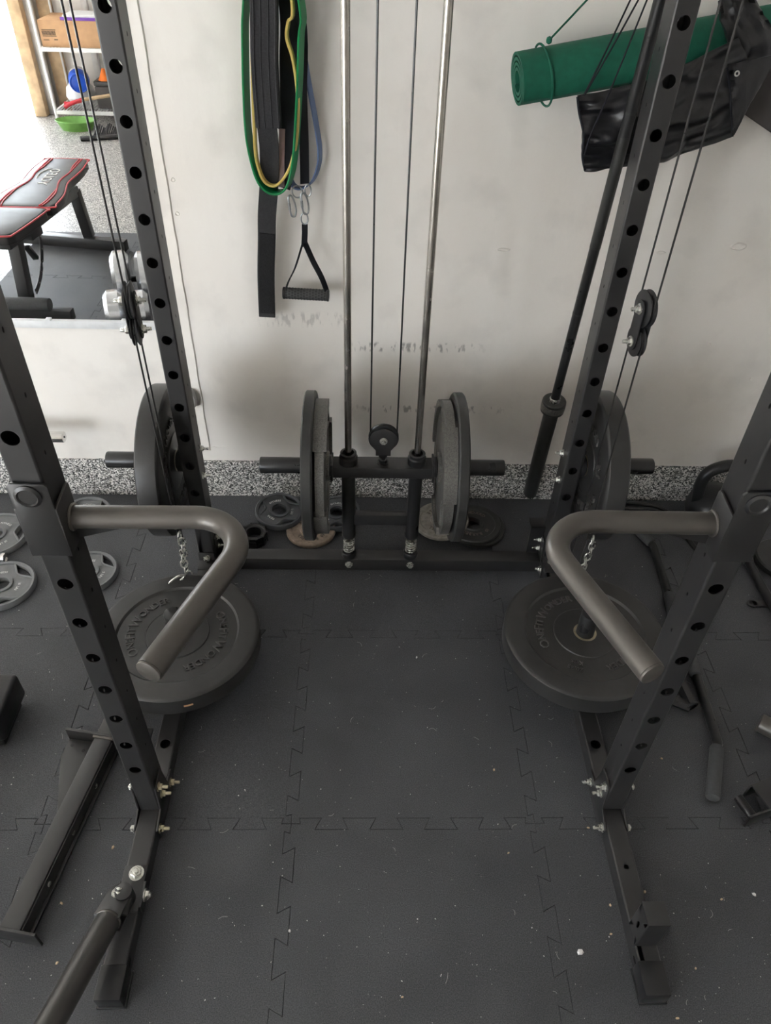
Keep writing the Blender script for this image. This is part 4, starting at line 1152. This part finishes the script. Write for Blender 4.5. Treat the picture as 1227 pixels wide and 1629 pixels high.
P('bar', cyl((-1.42, .040, .019), (-1.243, .034, .019), .0155, 28, .002), 'chrome', ez)
P('end_ring', ring((-1.250, .0343, .019), (1, -.03, 0), .0185, .012, .010, 28), 'chrome', ez)

# ------------------------------------------------------------------ things lying on the floor, right
lb_ = thing('lat_bar', 'long black bent pull-down bar with grey rubber grips on the floor at right', 'pull-down bar', (.93, -.3, 0))
def fz(u, v, z): q = onZ(u, v, z); return Vector((q.x, q.y, z))
pts = [fz(1017, 846, .018), fz(1040, 868, .016), fz(1062, 940, .016), fz(1072, 985, .016), fz(1103, 1056, .016), fz(1142, 1182, .016), fz(1134, 1266, .018)]
path = fillet(pts, [.05, .08, .08, .08, .04], 6)
P('bar', sweep(path, .0135, 18), 'tube_black', lb_)
def seg_grip(a, b, r): return cyl(a, b, r, 24, .005)
P('grip', seg_grip(fz(1141, 1188, .0185), fz(1134, 1270, .0185), .0180), 'rubber_grip', lb_)
P('grip', seg_grip(fz(1012, 840, .0185), fz(1037, 864, .0185), .0180), 'rubber_grip', lb_)
P('grip', seg_grip(fz(1064, 945, .0185), fz(1074, 990, .0185), .0180), 'rubber_grip', lb_)
P('grip', seg_grip(fz(1098, 1046, .0185), fz(1108, 1075, .0185), .0180), 'rubber_grip', lb_)
sb = thing('cable_bar', 'short black bent cable bar with eyelet tab at the right picture edge', 'pull-down bar', (1.27, -.05, 0))
path = fillet([fz(1184, 868, .018), fz(1190, 892, .018), fz(1214, 936, .018), fz(1250, 995, .018)], [.05, .05], 6)
P('bar', sweep(path, .0145, 18), 'tube_black', sb)
P('grip', seg_grip(fz(1184, 868, .019), fz(1191, 896, .019), .0185), 'rubber_grip', sb)
tc = fz(1197, 960, .004)
P('eyelet_tab', join(prism([(tc.x + .018 * math.cos(a), tc.y + .014 * math.sin(a)) for a in [2 * PI * i / 16 for i in range(16)]], 'z', 0, .006, .001), box(tc.x, tc.x + .075, tc.y - .012, tc.y + .012, 0, .006, .001)), 'steel', sb)
P('tab_hole', xf(lathe([(.0001, 0), (.006, 0), (.006, .0006), (.0001, .0006)], 14), Matrix.Translation((tc.x - .004, tc.y, .006))), 'steel_in', sb)
vh = thing('row_handle', 'small black angular row handle behind the right front upright', 'row handle', (.86, -.5, 0))
P('arm', cyl(fz(1074, 1068, .030), fz(1100, 1122, .020), .0185, 6), 'plastic', vh)
P('arm', cyl(fz(1066, 1112, .018), fz(1098, 1124, .018), .0165, 6), 'plastic', vh)
P('end_ring', ring(fz(1100, 1122, .020), (.35, -.9, -.1), .020, .011, .006, 20), 'plastic', vh)
tb = thing('round_tube', 'black satin round tube end entering from the right picture edge', 'tube', (1.1, -.62, 0))
P('tube', cyl(fz(1208, 1149, .030), fz(1300, 1195, .030), .0265, 32, .003), 'handle', tb)
jh = thing('j_hook', 'black steel J-hook bracket with round peg on the floor at right', 'J-hook', (.95, -.82, 0))
q0, q1 = fz(1174, 1268, .024), fz(1199, 1302, .024)
P('peg', cyl(q0, q1, .0125, 24, .002), 'tube_black', jh)
e0, e1 = fz(1184, 1316, .0), fz(1260, 1286, .0)
dd = (e1 - e0).normalized(); ss = Vector((-dd.y, dd.x, 0))
def loc_box(x0, x1, y0, y1, z0, z1, bev=.001): return xf(box(x0, x1, y0, y1, z0, z1, bev), Matrix(((dd.x, ss.x, 0, e0.x), (dd.y, ss.y, 0, e0.y), (0, 0, 1, 0), (0, 0, 0, 1))))
P('lower_cheek', loc_box(0, .17, .0, .006, 0, .048), 'steel', jh)
P('upper_cheek', loc_box(.055, .17, .066, .072, 0, .048), 'steel', jh)
P('back_web', loc_box(.062, .17, .0, .072, .044, .050), 'steel', jh)
bc = thing('kettlebell', 'rounded glossy black kettlebell by the curb behind the right front upright', 'kettlebell', (1.205, .270, 0))
P('bell', move(lathe([(.0001, 0), (.06, 0), (.088, .022), (.098, .065), (.088, .112), (.06, .142), (.0001, .155)], 36), (1.205, .270, 0)), 'plastic', bc)
P('handle', sweep(catmull([(1.135, .270, .10), (1.125, .270, .18), (1.140, .270, .235), (1.205, .270, .262), (1.270, .270, .235), (1.285, .270, .18), (1.275, .270, .10)], 6), .021, 14), 'plastic', bc)
cs = thing('black_rope', 'slack black rope lying along the curb at right', 'rope', (1.05, .34, 0))
for off in (0, .022): P('cord_run', sweep(catmull([(.80, .372 - off, .008), (.93, .362 - off * 1.5, .009), (1.02, .345 - off, .010), (1.075, .30 - off * 2, .009), (1.095, .20 - off, .008), (1.12, .06, .008)], 8), .0075, 10), 'cable', cs)
rd = thing('round_disc', 'dark round plate leaning at the right picture edge behind the dip handle bracket', 'weight plate', (1.38, .07, 0))
P('disc', xf(lathe([(.0255, 0), (.095, 0), (.10, .005), (.10, .023), (.095, .028), (.0255, .028)], 40, closed=True), Matrix.Translation((1.40, .06, .0))), 'iron', rd)
P('hub_ring', torus((1.40, .06, .028), (0, 0, 1), .04, .004, 32, 8), 'iron', rd)

# ------------------------------------------------------------------ crumbs on the tiles
def shard(seed, L, W, H):
    random.seed(seed); V = []
    n = 6
    for z, k in ((0, 1.0), (H, .75)):
        for i in range(n):
            a = 2 * PI * i / n + random.uniform(-.25, .25); V.append(Vector((math.cos(a) * L / 2 * k * random.uniform(.75, 1.1), math.sin(a) * W / 2 * k * random.uniform(.75, 1.1), z)))
    return V, [tuple(range(n))[::-1], tuple(range(n, 2 * n))] + [(i, (i + 1) % n, n + (i + 1) % n, n + i) for i in range(n)]
chips = [(923, 1515, .017, .013, .008, 'lint', 'ragged white lint tuft left of the right foot cap'), (180, 1348, .011, .007, .003, 'wood_chip', 'pale wood chip between the floor frame and the landmine'),
         (98, 1437, .011, .006, .003, 'wood_chip', 'tan wood chip right of the long floor frame'), (91, 1532, .009, .006, .003, 'wood_chip', 'pale wood chip below the long floor frame by the end plate'),
         (461, 1481, .008, .007, .003, 'lint', 'small white crumb on the tile seam near the bottom'), (640, 1586, .008, .004, .002, 'wood_chip', 'orange brown wood sliver near the bottom centre of the mat'),
         (786, 1225, .009, .006, .003, 'wood_chip', 'pale wood chip right of centre on the mat'), (936, 1317, .009, .005, .003, 'wood_chip', 'pale wood chip touching the bolt of the right floor rail'),
         (1026, 1419, .009, .007, .003, 'wood_chip', 'pale chip above the square receiver block'), (1200, 1423, .012, .008, .003, 'lint', 'pale crumb cluster near the lower right picture edge'),
         (1148, 1431, .009, .005, .003, 'wood_chip', 'tan wood chip at lower right of the mat'), (971, 1440, .008, .005, .003, 'wood_chip', 'pale wood chip left of the square receiver block'),
         (972, 1486, .008, .005, .003, 'wood_chip', 'tan wood chip beside the white lint tuft'), (663, 1046, .008, .005, .003, 'lint', 'white crumb in the middle of the mat between the bumper plates'),
         (1053, 1207, .008, .005, .003, 'wood_chip', 'orange brown chip left of the pull-down bar grip'), (809, 1357, .008, .004, .002, 'wood_chip', 'pale wood sliver in the lower right of the centre tile'),
         (390, 1257, .008, .003, .002, 'lint', 'white sliver on the tile right of the left floor rail'), (1078, 1620, .009, .005, .003, 'wood_chip', 'pale chip right of the right foot cap at the bottom'),
         (1107, 1541, .006, .005, .003, 'wood_chip', 'brown crumb right of the right foot cap'), (176, 1420, .010, .004, .003, 'wood_chip', 'tan splinter left of the landmine pivot')]
for i, (u, v, a, b, hgt, mt, lab) in enumerate(chips):
    o = P('lint_tuft' if mt == 'lint' else 'wood_chip', shard(i + 40, a, b, hgt), mt, smooth=False)
    q = onZ(u, v, 0); o.location = (q.x, q.y, 0.0); o.rotation_euler = (0, 0, i * 1.3)
    tag(o, lab, 'debris', 'crumbs on the floor')
random.seed(77); crumbs = []
for i in range(520):
    u, v = random.uniform(0, IMG_W), random.uniform(880, 1640)
    q = onZ(u, v, 0)
    if abs(abs(q.x) - RX) < .05: continue
    L1 = random.choice((.0016, .002, .0025, .003, .004)); W1 = L1 * random.uniform(.3, .9)
    crumbs.append(xf(shard(i, L1, W1, .001), Matrix.Translation((q.x, q.y, 0.0001)) @ Matrix.Rotation(random.uniform(0, 6), 4, 'Z')))
for i in range(60):
    q = onZ(random.uniform(60, 1200), random.uniform(900, 1620), 0)
    if abs(abs(q.x) - RX) < .07: continue
    a = random.uniform(0, 6); L1 = random.uniform(.008, .022); dv = Vector((math.cos(a), math.sin(a), 0)); nv = Vector((-dv.y, dv.x, 0)) * random.uniform(-.3, .3) * L1
    crumbs.append(sweep([Vector((q.x, q.y, .0006)) + dv * (L1 * t) + nv * (4 * t * (1 - t)) for t in (0, .33, .66, 1)], .00022, 4))
o = P('fine_dust', join(*crumbs), 'lint', smooth=False)
tag(o, 'fine pale dust specks and fibres scattered over the black mat', 'dust', kind='stuff')

# ------------------------------------------------------------------ what the mirror shows: bench, dumbbells, shelf (they stand in front of the mirror, out of direct view)
def RV(p): return Vector((p[0], 2 * MIRROR_Y - p[1], p[2]))
def rmir(vf): return [RV(v) for v in vf[0]], vf[1]
bx = -1.785
bn = thing('weight_bench', 'adjustable weight bench with black red-piped pads seen in the mirror', 'weight bench', RV((bx, 2.2, 0)))
def pad(outline, z0, z1): return rmir(prism(outline, 'z', z0, z1, .010, 3))
right = [(.150, 2.085), (.163, 2.13), (.163, 2.25), (.150, 2.33), (.128, 2.43), (.126, 2.50), (.134, 2.60), (.136, 2.70), (.126, 2.82), (.108, 2.855)]
outl = [(bx + a, b) for a, b in right] + [(bx - a, b) for a, b in right[::-1]]
P('back_pad', pad(outl, .385, .435), 'vinyl', bn)
bpd = bpy.data.objects[bn.children[0].name]
P('piping', rmir(sweep(catmull([Vector((x, y, .430)) for x, y in outl], 4, True), .0042, 6, closed=True)), 'red_line', bpd)
for s_ in (-1, 1):
    for off in (.042, .056):
        P('stripe', rmir(sweep(catmull([Vector((bx + s_ * (a - off + (.012 if (2.3 < b < 2.62 and off > .05) else 0)), b, .4362)) for a, b in ((.150, 2.09), (.160, 2.16), (.160, 2.26), (.146, 2.34), (.126, 2.43), (.123, 2.50), (.134, 2.60), (.134, 2.70), (.132, 2.84))], 5), .0040, 6)), 'red_line', bpd)
lt = line_text('YOLEO', .080, .004)
# the pad's logo reads along the pad; its mirror image is what the camera sees
lm_ = Matrix(((0, 1, 0, bx + .005), (-1, 0, 0, 2 * MIRROR_Y - 2.53), (0, 0, 1, .4355), (0, 0, 0, 1)))
P('logo', xf(lt, lm_), 'letter_white', bpd, smooth=False)
P('logo_swoosh', rmir(sweep(catmull([Vector((bx + a, b, .436)) for a, b in ((-.055, 2.50), (-.062, 2.58), (-.045, 2.64), (-.02, 2.66))], 5), [.001] + [.004] * 14 + [.001], 6)), 'letter_white', bpd)
so = [(.135, 2.060), (.145, 2.03), (.135, 1.95), (.095, 1.74), (.070, 1.705)]
outl = [(bx + a, b) for a, b in so] + [(bx - a, b) for a, b in so[::-1]]
sp_ = P('seat_pad', pad(outl, .385, .437), 'vinyl', bn)
P('piping', rmir(sweep(catmull([Vector((x, y, .431)) for x, y in outl], 4, True), .0042, 6, closed=True)), 'red_line', sp_)
def bar_between(a, b, w, h):
    a, b = Vector(a), Vector(b); dv = (b - a); L2 = dv.length
    upv = Vector((0, 0, 1)) if abs(dv.normalized().z) < .8 else Vector((0, 1, 0))
    x = dv.normalized(); y = upv.cross(x).normalized(); z = x.cross(y)
    m = Matrix((x, y, z)).transposed().to_4x4(); m.translation = a
    return rmir(xf(box(0, L2, -w / 2, w / 2, -h / 2, h / 2, .003), m))
P('front_post', bar_between((bx, 1.86, .05), (bx, 1.93, .36), .055, .07), 'steel', bn)
P('front_foot', bar_between((-2.05, 1.775, .03), (-1.52, 1.735, .03), .05, .055), 'steel', bn)
P('post_base', bar_between((bx, 1.75, .06), (bx, 1.90, .06), .055, .02), 'handle', bn)
P('roller', rmir(cyl((-1.84, 1.735, .085), (-1.615, 1.725, .085), .033, 24, .004)), 'rubber_grip', bn)
P('main_beam', bar_between((bx, 1.80, .355), (-1.700, 2.62, .335), .055, .055), 'steel', bn)
P('rear_leg', bar_between((-1.700, 2.62, .335), (-1.690, 2.66, .06), .055, .055), 'steel', bn)
P('rear_foot', bar_between((-2.10, 2.70, .035), (-1.465, 2.60, .035), .055, .06), 'steel', bn)
P('hinge_bracket', bar_between((bx, 2.03, .33), (bx + .02, 2.13, .33), .09, .09), 'steel', bn)
arc = [(bx + .045, 2.12 - .30 * (1 - math.cos(t)), .33 - .26 * math.sin(t)) for t in [i * 1.35 / 12 for i in range(13)]]
ao = P('adjuster_arc', rmir(ribbon([Vector(p) for p in arc], .030, .006, [Vector((0, math.cos(i * 1.35 / 12), math.sin(i * 1.35 / 12))) for i in range(13)])), 'steel', bn)
for p in arc[2::2]: P('arc_hole', rmir(xf(lathe([(.0001, 0), (.005, 0), (.005, .001), (.0001, .001)], 10), axis_matrix((p[0] + .004, p[1], p[2]), (1, 0, 0)))), 'zinc', ao)
P('latch', bar_between((bx + .02, 1.985, .27), (bx + .03, 2.03, .19), .03, .02), 'steel', bn)

dm = thing('dumbbell', 'chunky silver dumbbell heads seen at the bottom right of the mirror', 'dumbbell', RV((-1.25, 1.75, 0)))
for y, x, rr in ((1.92, -1.275, .140), (1.63, -1.245, .105)):
    for k in (0, 1):
        cx = x - .02 + k * .12
        P('head', rmir(xf(lathe([(.02, -.045), (rr * .8, -.045), (rr, -.025), (rr, .025), (rr * .8, .045), (.02, .045)], 14), axis_matrix((cx, y, rr), (1, .25, 0)))), 'silver', dm)
    P('grip_bar', rmir(cyl((x - .02, y, rr), (x + .10, y, rr), .016, 16)), 'tube_black', dm)

# wire shelf with boxes, against the street wall
sh = thing('wire_shelf', 'white wire shelving unit seen far off in the mirror', 'shelf', RV((-2.3, 5.5, 0)))
X0, X1, Y0, Y1 = -2.70, -1.55, 5.28, 5.70
for x in (X0, X1):
    for y in (Y0, Y1): P('post', rmir(cyl((x, y, -.011), (x, y, 1.7), .012, 12)), 'white_wire', sh)
for z in (.085, .545, 1.10):
    P('shelf_frame', rmir(join(box(X0, X1, Y0 - .008, Y0 + .008, z - .022, z + .006), box(X0, X1, Y1 - .008, Y1 + .008, z - .02, z + .004), box(X0 - .008, X0 + .008, Y0, Y1, z - .02, z + .004), box(X1 - .008, X1 + .008, Y0, Y1, z - .02, z + .004))), 'white_wire', sh)
    wires = [cyl((X0 + (X1 - X0) * i / 44, Y0, z), (X0 + (X1 - X0) * i / 44, Y1, z), .003, 6) for i in range(1, 44)]
    w_ = P('wire_grid', rmir(join(*wires)), 'white_wire', sh); w_['kind'] = 'stuff'
bxo = thing('cardboard_box', 'large brown cardboard box on the wire shelf in the mirror', 'box', RV((-2.4, 5.5, .55)))
P('carton', rmir(box(-2.685, -2.02, 5.30, 5.66, .551, .735, .003)), 'card', bxo)
P('print_panel', rmir(join(*([box(-2.665 + .0, -2.555, 5.2985, 5.2995, z, z + .004) for z in (.625, .668)] + [box(-2.665 + .009 * k, -2.660 + .009 * k, 5.2985, 5.2995, .634, .662) for k in range(12)] + [box(-2.55 - .03, -2.55, 5.2985, 5.2995, .600, .606), box(-2.665, -2.62, 5.2985, 5.2995, .598, .602)]))), 'steel_in', bxo, smooth=False)
o = P('plastic_pack', rmir(xf(box(-.17, .17, -.12, .12, 0, .035, .012, 3), Matrix.Translation((-2.32, 5.44, .7355)))), 'white_plastic'); tag(centre(o), 'white plastic pack on top of the cardboard box in the mirror', 'package')
o = P('purple_folder', rmir(box(-2.50, -2.13, 5.305, 5.315, .7355, .757, .002)), 'purple'); tag(centre(o), 'purple edge strip in front of the white pack in the mirror', 'folder')
hl = thing('blue_tub', 'round blue tub lying on its side on the low shelf in the mirror', 'tub', RV((-2.48, 5.40, .1)))
P('shell', rmir(xf(lathe([(.0001, 0), (.055, .002), (.072, .012), (.082, .035), (.085, .09), (.0001, .10)], 28), axis_matrix((-2.475, 5.35, .285), (-.25, .9, .1)))), 'blue', hl)
P('rim', rmir(torus((-2.475, 5.35, .285), (-.25, .9, .1), .070, .006, 28, 8)), 'blue', hl)
P('white_side', rmir(xf(lathe([(.083, .09), (.080, .16), (.0001, .165)], 28), axis_matrix((-2.475, 5.35, .285), (-.25, .9, .1)))), 'white_plastic', hl)
lp = thing('loppers', 'garden loppers with red grips and wooden shaft seen in the mirror', 'loppers', RV((-2.4, 5.25, .12)))
P('shaft', rmir(cyl((-2.46, 5.27, .178), (-2.05, 5.32, .235), .014, 14)), 'wood', lp)
P('grip', rmir(sweep(catmull([(-2.60, 5.24, .125), (-2.54, 5.25, .155), (-2.45, 5.27, .180)], 5), .016, 12)), 'red', lp)
P('grip', rmir(sweep(catmull([(-2.61, 5.28, .150), (-2.55, 5.28, .150), (-2.47, 5.28, .165)], 5), .012, 12)), 'red', lp)
wb = thing('white_sack', 'bulging white sack on the low shelf in the mirror', 'sack', RV((-2.6, 5.5, .09)))
P('sack', rmir(xf(lathe([(.0001, 0), (.10, .0), (.125, .05), (.11, .12), (.06, .17), (.0001, .185)], 20), Matrix.Translation((-2.555, 5.575, .093)))), 'white_plastic', wb)
gb = thing('green_tray', 'light green plastic tray on the floor under the shelf in the mirror', 'tray', RV((-2.5, 5.15, 0)))
P('tray', rmir(xf(lathe([(.10, 0), (.13, .055), (.138, .06), (.134, .064), (.124, .056), (.094, .008)], 24, closed=True), Matrix.Translation((-2.49, 5.12, -.011)) @ Matrix.Diagonal((1.25, .8, 1.2, 1)))), 'lime', gb)
P('tray_floor', rmir(xf(lathe([(.0001, 0), (.10, 0), (.10, .006), (.0001, .006)], 24), Matrix.Translation((-2.49, 5.12, -.010)) @ Matrix.Diagonal((1.25, .8, 1.2, 1)))), 'lime', gb)
gy_ = thing('dark_case', 'dark grey case with orange cone on the low shelf in the mirror', 'case', RV((-2.2, 5.5, .09)))
P('case', rmir(box(-2.36, -2.02, 5.36, 5.60, .093, .26, .01)), 'board', gy_)
P('lid', rmir(box(-2.36, -2.02, 5.36, 5.60, .262, .30, .008)), 'vinyl', gy_)
oc = thing('orange_cone', 'small bright orange cone standing on the dark case in the mirror', 'cone', RV((-2.25, 5.45, .30)))
P('cone', rmir(xf(lathe([(.055, 0), (.045, .012), (.012, .085), (.0001, .088)], 24), Matrix.Translation((-2.275, 5.42, .3005)))), 'orange', oc)
tl = thing('floor_tool', 'black long-handled brush lying on the floor in the mirror', 'brush', RV((-2.2, 4.85, 0)))
P('shaft', rmir(cyl((-2.37, 4.79, .008), (-1.7, 4.98, .012), .019, 14, .003)), 'plastic', tl)
br_ = P('bristles', rmir(join(*[cyl((-2.28 + .012 * k, 4.86 + .004 * k, .01), (-2.28 + .012 * k, 4.99 + .004 * k, .05 + .015 * math.sin(k)), .006, 5) for k in range(45)])), 'webbing', tl); br_['kind'] = 'stuff'
